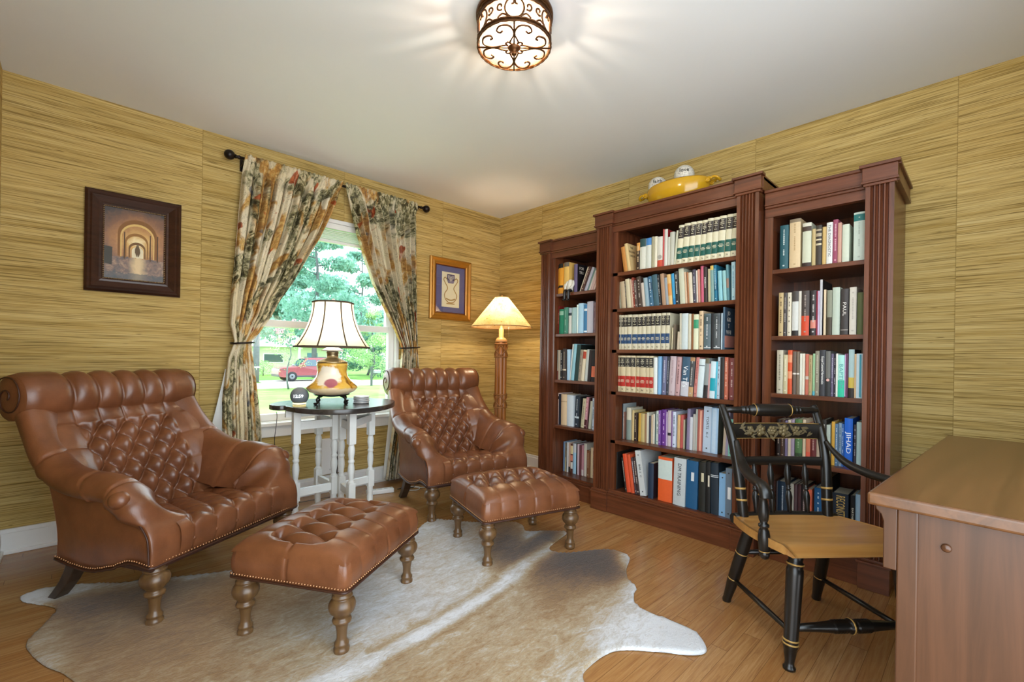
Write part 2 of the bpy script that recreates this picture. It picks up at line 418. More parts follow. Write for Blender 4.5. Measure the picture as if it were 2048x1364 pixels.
for z in (1.523, 1.17, .866, .522, .152): rel3(MB().box(-.41, -.03, -2.632, -3.035, z - .022, z).build('shelf', M_cherryh, br, bevel=.002))
BOOKS = """
@L1 1530 -385
-1093 29 227 0 de9527 b.86,1,1c1712;b.18,.26,2a2018
-1123 43 233 0 e0982c b.86,1,1c1712;b.2,.28,2a2018
-1170 49 238 0 e8bb66 b.86,1,6f675c;b.22,.3,f0e8da
-1265 31 213 0 6a5d80 c151014;kFOR~TRU
-1323 12 188 22.7 d9cdb6
-1337 24 186 21.9 4a2c26 ld8c0b0
-1363 23 178 20 b9b8c6
-1387 19 166 19.8 6f8f8c
-1406 16 150 16.1 d8c8c4
-1424 18 135 12.8 d9b9b4
-1443 16 122 8.5 dcbfb6
@L2 1220 -385
-1082 44 220 0 6b1a12 tThe Jerusalem Bible,e8a080
-1130 42 191 0 1f7a5a b.76,.92,8fb8a0
-1173 39 203 0 4a8570 l9fc4b0
-1219 29 197 0 d8d6cf b.7,.81,303a48;b.81,1,aebcc6
-1255 43 196 0 9fbdbd g
-1300 14 215 0 e0efe8
-1317 46 223 0 a8cfe6 g
-1366 30 210 0 3f7fae b.03,.09,dfeaf2;b.78,.86,dfeaf2
-1397 53 230 0 c3c3d2 g
-1454 17 218 0 8a7078 l5a4048
@L3 866 -385
-1097 12 231 0 1c1c1e
-1109 18 229 0 c9c3ac b0,.3,8a3a2e
-1128 20 229 0 a89c88
-1149 20 229 0 1d1b1c lf0ede6
-1171 35 240 0 3a3230 lddc4a2;b.3,.35,d8c8ae
-1211 31 234 -0.7 a9cbe2
-1221 29 275 5.6 d6d8d0
-1255 27 275 5.8 8fc0cc
-1285 36 269 5.2 1e3a36 c17201e
-1322 22 232 5.3 9a8f7c l5c5040
-1345 27 230 5.7 e3d6b8 b.72,.95,b8452e
-1376 29 234 5.9 c5cbc6
-1407 28 229 4.1 2a2020
-1438 32 224 1.9 1a1a1c b.15,.5,e07a5a
@L4 515 -360
-1061 24 245 -0.2 d9bdb0 b.8,.9,1a1412
-1087 52 237 -0.2 1e2230
-1143 59 238 -0.4 d8bd98 b.76,.775,8a7050
-1204 63 236 -0.2 c9d2d8
-1269 42 233 2.4 2a3440 lf2f4f4;b.28,.34,c8d4d8
-1313 13 229 2.4 101216
-1329 36 219 5.3 c9c0a0 l6a604c
-1367 22 232 5.3 c58a92 lefdcdc;b0,.28,4a1c24
-1391 11 231 4.8 3a2020
-1403 21 205 5.2 c8c8b4
-1436 21 230 0.4 c8d8e8 l39424e
@L5 140 -300
-1013 14 232 0 cfc9c4
-1028 14 233 0 1c3050
-1043 20 235 0 8298b0
-1064 53 214 0 ddd5c4 b.3,.88,6f8794
-1117 12 225 0 8a7a60 b0,.5,d2c48e
-1131 19 227 0 1c1a1c lefeeec
-1152 20 232 0 dcdcd8
-1173 17 228 0 c9a58f b0,.2,2a2420
-1191 22 224 0 5a2f26 b.66,.95,e2cf9c;b.42,.62,e08a70;b.15,.38,dcd6cc
-1214 37 234 0 a5cfe6 b.7,1,cfd3d8
-1252 9 236 0 15151a
-1262 17 235 0 d2bcc4
-1279 20 229 0 6b3a40
-1300 18 232 0 c08a94 b0,.2,ded2cc
-1322 24 247 0 d8d2c4
-1348 31 201 0 8a5a3c le2cfa8
-1382 20 226 0 ead6b0
-1403 16 229 0 e0c8b0 l5a4038
@C1 1618 -430
-1731 31 175 -19.8 c98a45
-1788 22 193 -21.5 dcc189 kTHE~SECOND~UNDER;cdcc189
-1824 25 182 0 d99a4e b0,.72,3a2a1e;le8d8b8
-1850 41 202 0 d5d5c8 b.74,1,2f4f50
-1892 38 201 0 d5d8cf b.77,1,4a86c4
-1935 17 203 0 a8a284
-1953 18 202 0 e2dcc6
-1972 37 196 0 d9d6cb b0,.24,c8503a;o.34,a8a49c
-2011 8 237 0 c24a4a
-2019 21 235 0 d8d8cf c9a2226
-2042 14 183 0 c8c8bc
-2057 29 210 0 c2c2b4
-2082 15 212 4.1 c9c9b0
-2099 35 239 4.2 ddd6b8 b.66,.935,3a322e;b.137,.42,1c5a50;s
-2136 38 242 4.1 ddd6b8 b.66,.935,3a322e;b.137,.42,1c5a50;s
-2176 34 241 4 ddd6b8 b.66,.935,3a322e;b.137,.42,1c5a50;s
-2211 32 241 3.9 ddd6b8 b.66,.935,3a322e;b.137,.42,1c5a50;s
-2244 33 241 3.8 ddd6b8 b.66,.935,3a322e;b.137,.42,1c5a50;s
-2278 33 243 3.7 ddd6b8 b.66,.935,3a322e;b.137,.42,1c5a50;s
-2312 35 242 3.6 ddd6b8 b.66,.935,3a322e;b.137,.42,1c5a50;s
-2348 38 242 3.6 ddd6b8 b.66,.935,3a322e;b.137,.42,1c5a50;s
-2389 32 243 3.5 ddd6b8 b.66,.935,3a322e;b.137,.42,1c5a50;s
-2423 31 241 3.4 ddd6b8 b.66,.935,3a322e;b.137,.42,1c5a50;s
@C2 1374 -430
-1681 17 200 -4.6 a9a898
-1699 15 186 -4.8 8f8a70
-1716 36 184 -5.8 c0ac8c
-1753 6 184 -5.7 3a3430 ld8d0c0
-1759 33 197 -6.2 cfc4a4
-1795 14 191 -6.3 c9ab92
-1809 16 203 -6.4 8f3a2a lf0e6dc
-1826 18 181 -5.6 5a4a44 le6dccc
-1845 30 202 -5.5 4a3a30 lefe8de
-1878 22 159 -6.1 d0c4b8
-1901 25 188 -6.1 8fa8b4
-1927 25 195 -5.8 3f6a86 lf0f4f6;b.55,.8,24445c
-1955 36 202 -6 40606c
-1992 13 197 -6 2a2a2c lf0eee8
-2013 25 203 -5.8 b08d70
-2039 19 175 -5.2 9aa2aa
-2059 23 192 -5.2 e0b878 b.3,.7,d8934a
-2085 19 195 -5 3f9ccc b0,.2,1a7ab8
-2105 23 204 -4.1 2c2c28 lf0eee6
-2133 32 217 -3.9 c6c8b0
-2165 11 194 -3.8 d8b898
-2179 10 192 -3.4 a8714a
-2190 21 187 -3.5 d8cdb4
-2213 18 202 -2.8 4a4654 le8e6ea
-2234 9 194 -2.4 dcd2c6
-2245 12 199 -2.4 c98f7c
-2262 16 216 -1.8 c85f78
-2280 18 206 -1.7 3a2e2c tMESSIAH,f0ece4
-2300 18 195 -1.6 d4cba4
-2320 18 210 -2.1 7fa09a b.88,1,d9b860
-2340 16 211 -2.4 1f6f8c le4f0f2;b.3,.5,14506a
-2363 21 175 -3 8cc4cc
-2389 18 174 -3.1 94c4c4
-2409 13 205 -2.7 5f8f98 b.35,.62,9a7a68
-2435 20 215 -1.1 b9dbe4 l3f7fa0
@C3 1098 -430
-1666 12 234 -0.4 d3cbb0 b.66,.93,2a2420;b.17,.44,24466e;s
-1679 23 234 -0.4 d3cbb0 b.66,.93,2a2420;b.17,.44,24466e;s
-1703 32 233 -0.3 d3cbb0 b.66,.93,2a2420;b.17,.44,24466e;s
-1736 30 232 -0.2 d3cbb0 b.66,.93,2a2420;b.17,.44,24466e;s
-1767 32 232 -0 d3cbb0 b.66,.93,2a2420;b.17,.44,24466e;s
-1800 39 231 0.1 d3cbb0 b.66,.93,2a2420;b.17,.44,24466e;s
-1840 31 230 0.2 d3cbb0 b.66,.93,2a2420;b.17,.44,24466e;s
-1872 30 230 0.3 d3cbb0 b.66,.93,2a2420;b.17,.44,24466e;s
-1902 34 230 0.5 d3cbb0 b.66,.93,2a2420;b.17,.44,24466e;s
-1938 29 230 0.7 d3cbb0 b.66,.93,2a2420;b.17,.44,24466e;s
-1969 34 229 0.8 d3cbb0 b.66,.93,2a2420;b.17,.44,24466e;s
-2005 29 230 1 d3cbb0 b.66,.93,2a2420;b.17,.44,24466e;s
-2036 25 229 1.2 d3cbb0 b.66,.93,2a2420;b.17,.44,24466e;s
-2078 5 136 1.8 e2d6b0
-2087 13 155 0.8 6f6250
-2115 14 109 2.8 c4b49c
-2130 12 221 -0.5 cdc8b4
-2144 39 219 0 cdd8d8
-2187 16 213 0 d0cbb4
-2203 13 214 0 8a5a34
-2218 29 209 0 dfe0c0 b.6,.85,3f9a72
-2250 24 228 0 d9bd98 l2e2620
-2280 40 210 0 5a6a70 lf0f2f2;b.7,.95,48565a;b.04,.06,f0f2f2
-2322 14 210 0 17171a
-2337 37 208 0 52585a lf0f2f2;b.7,.95,444a4c;b.04,.06,f0f2f2
-2380 7 208 0 b8c8d0
-2389 9 242 0 4a6478 c44586a;kJO~GRI~T~WHI;f.05,.33,e49a88
@C4 815 -430
-1669 17 242 -0.6 d0c19c b.69,.95,26221f;b.15,.44,b3271a;s
-1688 31 242 -0.6 d0c19c b.69,.95,26221f;b.15,.44,b3271a;s
-1720 39 242 -0.6 d0c19c b.69,.95,26221f;b.15,.44,b3271a;s
-1760 37 242 -0.6 d0c19c b.69,.95,26221f;b.15,.44,b3271a;s
-1798 36 242 -0.6 d0c19c b.69,.95,26221f;b.15,.44,b3271a;s
-1834 29 242 -0.6 d0c19c b.69,.95,26221f;b.15,.44,b3271a;s
-1866 43 242 -0.6 d0c19c b.69,.95,26221f;b.15,.44,b3271a;s
-1910 22 242 -0.6 d0c19c b.69,.95,26221f;b.15,.44,b3271a;s
-1933 29 242 -0.6 d0c19c b.69,.95,26221f;b.15,.44,b3271a;s
-1962 25 233 -0.4 e2e8e6
-1992 21 240 0.4 7fb0d8
-2019 27 240 1.2 6a6c8a le0e0ea
-2050 14 236 1.4 3a3e48 lc8ccd6
-2066 38 241 2.4 c2b0b4 l9a8488
-2106 28 238 2.8 c09a9a l4a3032
-2141 48 238 3.3 3a5a72 b0,.37,c5c5cc;uVan Til's,f0f4f6
-2189 29 236 3.2 4a4a4a b0,.25,c09a6c;b.9,1,b0865c;le0dcd4
-2221 21 237 3.7 c98078 l8a3c34
-2243 34 227 3.8 d3e0e2 b.82,.84,56646a
-2279 24 233 3.1 8f9694 b0,.32,2a2626;b.86,1,6a6450
-2303 13 201 2.5 c89a98
-2317 29 214 2.1 cfe4ea b.2,.55,12a0b0
-2347 11 214 1.5 4fb8d0
-2358 16 240 1.2 b8c8d4 l30343a
-2375 24 238 -0.2 26221f
-2402 19 239 0 c0684e lf0dcc8
-2425 30 235 0 8a4a48 lf2eae4
@C5 486 -375
-1648 18 242 0 24262c caab4b4
-1669 28 185 0 9a7060 le0d0c0
-1734 33 218 0 d6d0b8 b0,.62,8a9890
-1775 17 203 0 e0c990
-1793 22 187 0 3a2a20 le8d8b0
-1824 21 190 0 cfa548
-1846 26 190 0 c9b478
-1873 15 190 0 a07c58
-1889 15 199 0 d8d4c0
-1905 13 178 0 4a4a54
-1919 12 187 0 d0b898
-1932 11 193 0 e0d8c8
-1944 9 192 0 4a6464
-1954 18 217 0 c9d6cc l3a4440
-1973 16 222 0 7a4a9a lece4f2
-1991 32 229 0 6d3590 lf0e8f6
-2024 8 217 0 c0a8c8
-2033 22 227 0 cdbfc0 b.3,.38,2a2428
-2057 11 223 0 8a62a0
-2069 21 223 0 d5dff0 l2e3448
-2097 17 206 0.5 dcb47c
-2116 18 207 0.5 c25a54
-2140 9 180 0 b8b090
-2151 7 190 0.8 2a2a2c
-2159 19 250 1.1 8d82a0
-2179 16 201 0.7 d5d8de
-2195 16 220 0.6 b9b4ac
-2212 11 252 0.7 b4bab0
-2225 30 251 1 b5665a v.5,.8,ecb094
-2256 46 273 1.4 c0d2e4 wTORTS  K-1,3a3e42;p
-2304 41 269 1.2 a8cbe8 c4a4c40;v.2,.75,c4dcf0
-2372 16 271 2.4 c2b49c
-2388 16 270 2.4 a29ab4
-2405 25 213 1.2 8fd4c4 p
@C6 152 -440
-1687 19 250 0 2a2622 c1e1a17
-1773 16 223 -8.9 26221e ld8d0c0
-1799 29 250 -9.1 d9512c
-1829 24 251 -8.6 d2542e
-1855 18 233 -9.4 4a4048 lf0ecee
-1873 22 240 -8.5 3a2a2a le8d8c8
-1900 40 288 -8.5 ccd0cf wBAR 2  C,4a4e50;p
-1942 37 222 0 26364c c2a1a1e
-2007 92 274 -0.1 e8622c b.5,.94,cbdad4;WLAWSUIT~TRAINING,26303a
-2111 74 287 1.2 c4ccce wDM TRAINING,30343a
-2188 69 284 1 1f5a86 B.58,.76,.45,.7,dde6e8
-2266 40 288 0.1 23241f B.6,.78,.42,.78,d8cfae
-2309 27 295 -0.1 1a1a1a B.52,.74,.55,.85,e6ddc8
-2338 44 295 -0.8 22303c b.75,.765,d8dfe2;b.72,.735,d8dfe2
-2382 37 243 0 86b4dc p
-2421 34 280 0 6c7c8c B.38,.62,.35,.85,e8ecee;p
@R1 1523 -385
-2660 39 234 0 2a5a62 leef0ea
-2704 50 258 0 d9c096 b.93,1,8a7a62;la88c62
-2763 39 227 0 cdd0b8 b.81,.92,4a3a30;b0,.1,3a2a24;b.92,1,d6d2c0
-2806 17 190 0 c2ac78
-2824 24 203 0 3f3830 b.5,.55,c8bc9c;b.62,.66,c8bc9c;b.72,.8,b0a488;b.86,.9,b0a488
-2850 18 192 0 d0b070
-2870 24 207 0 e2e2dc tTHE DIAGNOSTIC,3c4044
-2894 21 219 0 9a4a62 le0c0c4
-2916 15 198 0 c89a86
-2933 28 186 0 cdd4c0
-2978 44 234 0 d2e0d4 b.82,.96,2f7a78;laab8ac
@R2 1170 -385
-2660 22 230 0 c0a878 l4a3a24
-2682 16 228 0 4a4442 lc8c0b4
-2700 18 228 0 d8cfb8 l5a5040
-2722 29 232 0 d3d5cf b.77,1,4a4440;b0,.12,2a2624
-2752 13 231 0 d9d4c6
-2766 34 230 0 4a403c b0,.44,d04a2a;lb8aca0
-2803 26 230 0 3a3434 b.16,.34,d88a78;leeeae6
-2830 6 225 0 8a2038
-2832 11 225 0 c8b4d0
-2843 11 281 0 c4c4c6 c1e1814
-2862 9 228 0 e0cba8
-2876 20 223 0 8a8c78 b0,.4,4a4030
-2898 30 235 0 bcc8b8
-2931 31 225 0 3c3634 tPAUL,e8e4dc;b.1,.115,a8a098
-2967 27 229 0 d6d0c2 la8a296
-2998 23 201 0 5a6238
@R3 866 -385
-2655 29 229 0 c4bda6 l6a6656
-2686 20 205 0 c9bf98 lf0ead2
-2707 20 229 0 d8562a b.35,.52,e89a70;b.72,.9,e89a70
-2730 15 223 0 6a5a4e b.46,.5,d8d0c4
-2745 14 223 0 7a6a58 b.46,.5,d8d0c4
-2761 10 212 0 dcdccc
-2772 11 212 0 e2dcc8
-2785 16 209 0 c8705a b.38,.46,c8bcae
-2802 14 204 0 b09a6c l6a5430
-2817 11 212 0 9cc498 b0,.1,5ab0c0
-2829 17 226 0 8a8470 lcfc8b4
-2846 27 230 0 3c3c40 tGospel Centered Hermeneutics,f0f0ea
-2875 19 225 0 6a6a64 b0,.4,2e2e2e;o.36,d8a8a0
-2895 10 212 0 6a6078 ld8d4e0
-2906 9 211 0 2a2430 lf0ecf0
-2916 8 213 0 dfe2d8
-2924 27 206 0 a8e0d4 b0,.4,2fc09a;uBAPTISM,5aa0a0
-2952 13 213 0 5a2a48 v.0,.3,d0b0d8
-2967 22 233 0 a9c4c4 c3a2a22;b.2,.42,c9b04a;b0,.2,2c241e
-2989 8 211 0 d6b48a
-2998 24 213 0 cfe4ec v.5,.8,3fa0b8
@R4 522 -360
-2651 19 201 0 2a1e1c lc8b8a8
-2672 18 203 0 4a3428 lc8b8a8
-2692 12 200 0 7a7090
-2706 14 205 0 d8ccb4
-2721 16 209 0 a89ab0
-2740 31 212 0 5a8050 la8c49c;b0,.18,3a5238
-2773 13 214 0 dcc8a8
-2787 19 193 0 d07a5a b.62,.9,4a3e3c;b0,.25,e0604a
-2807 26 196 0 6a2a2a ld8b8b0
-2835 16 206 0 b8a490
-2860 16 224 0 2a2622 ld0c8bc
-2877 16 199 0 b4c0b4
-2897 14 217 0 cfa03f
-2912 13 208 0 5a7894 ldfe6ec
-2926 12 213 0 8098ac l24384c
-2938 10 211 0 2f5fa0 leef2f6
-2950 33 241 0 1a63cc uJIHAD,eef4fa
-2988 9 213 0 3a3440 le4e0e8
-2998 21 227 0 b4d0d0
@R5 152 -300
-2633 10 226 0 4a4a50
-2645 48 229 0 1e3448 leef2f4
-2703 18 226 0 b9b6a8
-2723 14 226 0 5a4448
-2738 16 229 0 4a2a2c
-2755 26 229 0 2a2224 le0c8c0
-2783 22 215 0 e0694a
-2814 37 229 0 1f5f92 lf0f4f6
-2859 28 291 0 121114
-2893 66 222 0 1f2c3c uRECONSTRUCTION,d8b868
-2970 17 226 0 17171a tEARTHING,ece8d8
-2988 21 234 0 a9cbe4
"""
# ---------------------------------------------------------------- books
ORD = 'first second third fourth fifth sixth seventh eighth ninth tenth eleventh twelfth thirteenth fourteenth fifteenth sixteenth seventeenth eighteenth nineteenth twentieth'.split()
SHELF = {'1': 'top', '2': 'second', '3': 'third', '4': 'fourth', '5': 'fifth', '6': 'bottom'}
UNIT = {'L': 'left', 'C': 'middle', 'R': 'right'}
def colname(h):
    import colorsys
    r, g, b_ = (int(h[i:i + 2], 16) / 255 for i in (0, 2, 4)); hh, s, v = colorsys.rgb_to_hsv(r, g, b_); hh *= 360
    if v < .2: return 'black'
    if s < .12: return 'white' if v > .82 else 'pale grey' if v > .62 else 'grey' if v > .36 else 'charcoal'
    if s < .3 and v > .74 and 20 < hh < 75: return 'cream'
    if hh < 16 or hh > 340: n = 'red' if s > .5 else 'dusty pink' if v > .6 else 'maroon'
    elif hh < 45: n = 'orange' if s > .6 and v > .75 else 'tan' if v > .6 else 'brown'
    elif hh < 70: n = 'yellow' if s > .5 and v > .6 else 'khaki'
    elif hh < 165: n = 'green'
    elif hh < 200: n = 'teal'
    elif hh < 250: n = 'blue'
    else: n = 'purple'
    if n in ('green', 'teal', 'blue', 'purple'): n = ('dark ' if v < .42 else 'light ' if v > .72 and s < .45 else '') + n
    return n
def build_book(key, i, cnt, y0, wd, h, ang, col, opts, zs, X):
    ops = [o for o in opts.split(';') if o]
    binder = 'p' in ops
    d = .26 if binder else min(.205, max(.12, h * .7)); rnd = random.Random(hash((y0, h, col)) & 0xffff if False else int(h * 1e4) * 31 + int(-y0 * 1e4))
    x0 = X + rnd.uniform(-.006, .006)
    bulge = min(.005, wd * .14) if not binder else 0
    t = .0022
    out = [(0 if bulge == 0 else bulge * (1 - (2 * k / 6 - 1) ** 2) * -1, -wd * k / 6) for k in range(7)]
    b = MB(); n = len(out)
    outl = out + [(d, -wd), (d, -wd + t), (t * 1.5, -wd + t), (t * 1.5, -t), (d, -t), (d, 0)]
    b.prism([(x, y) for x, y in outl], 0, h)
    u = UNIT[key[0]]; sh = SHELF[key[1]]
    if key[0] != 'C' and key[1] == '5': sh = 'bottom'
    k, side = (i, 'left') if i <= cnt - 1 - i else (cnt - 1 - i, 'right')
    place = f'{ORD[k]} from the {side}' if k else f'at the {side} end'
    kind = 'ring binder' if binder else 'book'
    lean = ' leaning' if abs(ang) > 7 else ''
    thick = 'thin ' if wd < .017 else 'thick ' if wd > .046 else ''
    if 's' in ops: thick = 'banded cream '; cn = 'reference'
    else: cn = colname(col)
    lab = f'{thick}{cn} {kind}{lean} {place}, {sh} shelf of {u} bookcase'
    o = b.build('ring_binder' if binder else 'book', M_gloss if ('g' in ops or binder) else M_book, col=col)
    tag(o, lab, 'binder' if binder else 'book', f'books on the {sh} shelf of the {u} bookcase')
    a = radians(ang)
    if a >= 0: o.matrix_world = Matrix.Translation((x0, y0 - wd, zs)) @ Matrix.Rotation(a, 4, 'X') @ Matrix.Translation((0, wd, 0))
    else: o.matrix_world = Matrix.Translation((x0, y0, zs)) @ Matrix.Rotation(a, 4, 'X')
    MB().box(t * 1.5, d - .004, -t, -wd + t, .002, h - .003).build('pages', M_pages, o)
    fx = lambda yy: -bulge * (1 - (2 * yy / wd - 1) ** 2) - .0005 if bulge else -.0005
    nb = 0
    def band(f0, f1, c, y_a=0.0, y_b=1.0, nm='spine_band'):
        q = MB(); m = 6; ya, yb = wd * y_a, wd * y_b
        pr = [(fx(ya + (yb - ya) * k / m), -(ya + (yb - ya) * k / m)) for k in range(m + 1)]
        q.prism(pr + [(.001, -yb), (.001, -ya)], h * f0 + .0002, h * f1 - .0002); q.build(nm, M_book, o, col=c)
    letter = MB()
    for op in ops:
        c = op[0]; a_ = op[1:].lstrip(',').split(',')
        if c == 'b': band(float(a_[0]), float(a_[1]), a_[2]); nb += 1
        elif c == 'v': band(.02, .98, a_[2], float(a_[0]), float(a_[1]), 'spine_stripe')
        elif c == 'B': band(float(a_[0]), float(a_[1]), a_[4], float(a_[2]), float(a_[3]), 'spine_label')
        elif c == 'o':
            MB().lathe([(wd * .36, 0), (wd * .36, .0012)], 16, (0, 0, 0), Matrix.Translation((fx(wd / 2) + .0002, -wd / 2, h * float(a_[0]))) @ Matrix.Rotation(-pi / 2, 4, 'Y')).build('spine_emblem', M_book, o, col=a_[1])
        elif c == 'c': MB().box(.003, d, -wd - .0006, -wd, .0005, h - .0005).build('back_cover', M_book, o, col=a_[0])
        elif c == 'f': MB().box(.004, d - .002, -wd - .001, -wd - .0004, h * float(a_[0]), h * float(a_[1])).build('cover_picture', M_book, o, col=a_[2])
        elif c == 'l':
            z = h * .90; q = MB(); wl = min(.007, wd * .30); bc_ = col if len(col) == 6 else '888888'
            a_[0] = ''.join('%02x' % int(int(a_[0][i:i + 2], 16) * .72 + int(bc_[i:i + 2], 16) * .28) for i in (0, 2, 4))
            while z > h * .32:
                L = rnd.uniform(.003, .009); k2 = rnd.uniform(.7, 1); q.box(-.0011 - bulge, 0, -wd * .5 - wl * k2 / 2, -wd * .5 + wl * k2 / 2, z - L, z); z -= L + rnd.uniform(.0015, .003)
                if rnd.random() < .14: z -= h * rnd.uniform(.03, .1)
            q.box(-.0011 - bulge, 0, -wd * .5 - wl * .6, -wd * .5 + wl * .6, h * .07, h * .07 + wl)
            q.build('spine_lettering', M_ink, o, col=a_[0])
        elif c in 'tu':
            s = wd * (.62 if c == 't' else .8); T_ = a_[0]; frac = .74 if c == 't' else .8
            L = len(T_) * s * .56; sx = min(1.5, h * frac / L)
            text('spine_title', T_, s, M_ink, basis((0, 0, -1), (0, -1, 0), (fx(wd / 2) - .0006, -wd * .5, h * (.56 if c == 't' else .5))), o, col=a_[1], sx=sx)
        elif c == 'w':
            s = wd * .42; L = len(a_[0]) * s * .6; sx = min(1.3, h * .7 / L)
            text('spine_writing', a_[0], s, M_ink, basis((0, 0, -1), (0, -1, 0), (fx(wd / 2) - .0006, -wd * .5, h * .55)), o, col=a_[1], sx=sx)
        elif c == 'W':
            for k_, T_ in enumerate(a_[0].split('~')):
                text('spine_writing', T_, wd * .16, M_ink, basis((0, -1, 0), (0, 0, 1), (-.0016, -wd * .5, h * (.87 - .07 * k_))), o, col=a_[1])
        elif c == 'k':
            for k_, T_ in enumerate(a_[0].split('~')):
                big = len(a_[0]) < 14
                text('cover_title', T_, h * (.14 if big else .1), M_ink, basis((1, 0, 0), (0, 0, 1), (d * .34, -wd - .0014, h * (.86 - .15 * k_))), o, col='d8d2c8' if col != 'dcc189' else '4a3a24')
        elif c == 's':
            q = MB()
            for zf, wf in ((.9, .5), (.87, .3), (.84, .6), (.80, .6), (.76, .16), (.71, .5), (.33, .55), (.30, .75), (.27, .6)):
                w_ = wd * wf * rnd.uniform(.8, 1.05); q.box(-.0016 - bulge, 0, -wd / 2 - w_ / 2, -wd / 2 + w_ / 2, h * zf, h * zf + .0028)
            q.build('spine_lettering', M_ink, o, col='dcd4b8')
            text('spine_letter', 'N', wd * .42, M_ink, basis((0, -1, 0), (0, 0, 1), (fx(wd / 2) - .0006, -wd * .5, h * .07)), o, col='4a4238')
    if binder:
        for zf in (.09, .9): MB().lathe([(.004, 0), (.004, .0014)], 10, (0, 0, 0), Matrix.Translation((-.0003, -wd / 2, h * zf)) @ Matrix.Rotation(-pi / 2, 4, 'Y')).build('rivet', M_ink, o, col='2a2c30')
    return o
cur = None; rows = {}
for ln in BOOKS.strip().split('\n'):
    if ln[0] == '@': k, z, X = ln[1:].split(); cur = rows.setdefault(k, [int(z) / 1000, int(X) / 1000, []])
    else:
        p_ = ln.split(' ', 5); cur[2].append([int(p_[0]) / 1000, int(p_[1]) / 1000, int(p_[2]) / 1000, float(p_[3]), p_[4], p_[5] if len(p_) > 5 else ''])
LIM = {'L': (-1.114, -1.508), 'C': (-1.702, -2.468), 'R': (-2.638, -3.025)}
for key, (z, X, lst) in rows.items():
    lo, hi = LIM[key[0]]; prev = lo; pang = 0
    for i, (y0, wd, h, ang, col, ops) in enumerate(lst):
        if y0 > prev - .0006: dlt = y0 - (prev - .0006); y0 -= dlt; wd = max(.006, wd - dlt)
        if i + 1 < len(lst) and y0 - wd < lst[i + 1][0] and lst[i + 1][0] < y0 - .006 and lst[i + 1][3] == ang: wd = y0 - lst[i + 1][0] - .0006
        if y0 - wd < hi: wd = max(.006, y0 - hi)
        if ang > 7:
            if pang > 7: ang = pang; y0 = prev - .001
            room_ = (y0 - wd) - hi
            if h * sin(radians(ang)) > room_ + .004: h = max(.10, room_ / sin(radians(ang)))
            if h * sin(radians(ang)) > room_ + .004: continue
        elif ang < -7:
            if pang < -7: ang = pang; y0 = prev - .001
            if y0 + h * sin(radians(-ang)) > lo: ang = -math.degrees(math.asin(max(.02, min(1, (lo - y0) / h))))
        pang = ang
        o = build_book(key, i, len(lst), y0, wd, h, ang, col, ops, z + .0004, X)
        prev = y0 - wd / max(.6, cos(radians(ang)))
FIX = (-1.806, -2.076)
# ---------------------------------------------------------------- leather armchairs and ottomans
def leather():
    t = NT('brown_leather'); v = t.coord()
    f = t.noise(v, 7, 4, .6); f2 = t.noise(v, 2.2, 3, .5)
    c = t.ramp(f, [(.3, '633a21'), (.7, '875434')]); c = t.mix(t.math('MULTIPLY', f2, .45), c, '5a2c16')
    t.base(c)
    g = t.noise(v, 260, 2, .6); wv = t.noise(v, 16, 3, .55, .8)
    t.bump(t.math('ADD', t.math('MULTIPLY', g, .25), wv), .22, .006)
    r = t.n('ShaderNodeMapRange'); t.l(f, r.inputs[0]); r.inputs[3].default_value = .28; r.inputs[4].default_value = .40; t.l(r.outputs[0], t.b.inputs['Roughness'])
    t.b.inputs['Specular IOR Level'].default_value = .6
    return t.m
M_leath = leather()
M_leg = wood('bronzed_turned_wood', '422b1a', '7c5c36', 2, .33, 8, .6)
M_rleg = wood('dark_leg_wood', '2a1e16', '4a382a', 2, .42, 8, .5)
M_nail = simple('antique_brass_nails', 'a87c58', .35, .9, .2, 40)
M_welt = simple('dark_leather_welt', '3a1e12', .45, 0, .2, 30)

def tuft(a, b_, depth, p=.42):
    """diamond tufting height: zero on the creases, lowest at the buttons"""
    sa, sb = abs(sin(pi * a)), abs(sin(pi * b_))
    h = (sa * sb) ** p
    ra = a - round(a); rb = b_ - round(b_); near = math.exp(-(ra * ra + rb * rb) / .012)
    return depth * (h - 1) - .008 * near
def groove(x, wd_=.10, p=.5):
    """pleat between integers of x: 0 on the swell, -1 at the crease"""
    return -(1 - abs(sin(pi * x)) ** p)
def leg_profile(h, s=1.0):
    P = [(.026, 0), (.029, .01), (.029, .022), (.023, .028), (.027, .034), (.027, .042), (.021, .05), (.0185, .06), (.0195, .085), (.024, .11), (.026, .117),
         (.034, .12), (.036, .127), (.033, .134), (.026, .138), (.030, .144), (.033, .150), (.044, .160), (.0495, .174), (.050, .186), (.045, .199), (.035, .208), (.031, .211),
         (.038, .215), (.038, .221), (.031, .225), (.034, .230), (.034, .245)]
    k = h / .245
    return [(r * s, z * k) for r, z in P]
def turned_leg(name, x, y, h, root, s=1.0):
    return MB().lathe(leg_profile(h, s), 20).build(name, M_leg, root, (x, y, 0))
def nails(pts, step, root, r=.0042):
    """a row of domed nail heads along a polyline of ((x,y,z),(nx,ny,nz))"""
    b = MB(); acc = 0
    for (p, n), (q, _) in zip(pts, pts[1:]):
        p = Vector(p); q = Vector(q); L = (q - p).length; n = Vector(n).normalized()
        rot = Vector((0, 0, 1)).rotation_difference(n).to_matrix().to_4x4()
        while acc < L:
            b.lathe([(r, 0), (r * .8, r * .45), (r * .35, r * .7), (1e-5, r * .75)], 7, (0, 0, 0), Matrix.Translation(p + (q - p) * (acc / L)) @ rot, False); acc += step
        acc -= L
    return b.build('nailhead_trim', M_nail, root)

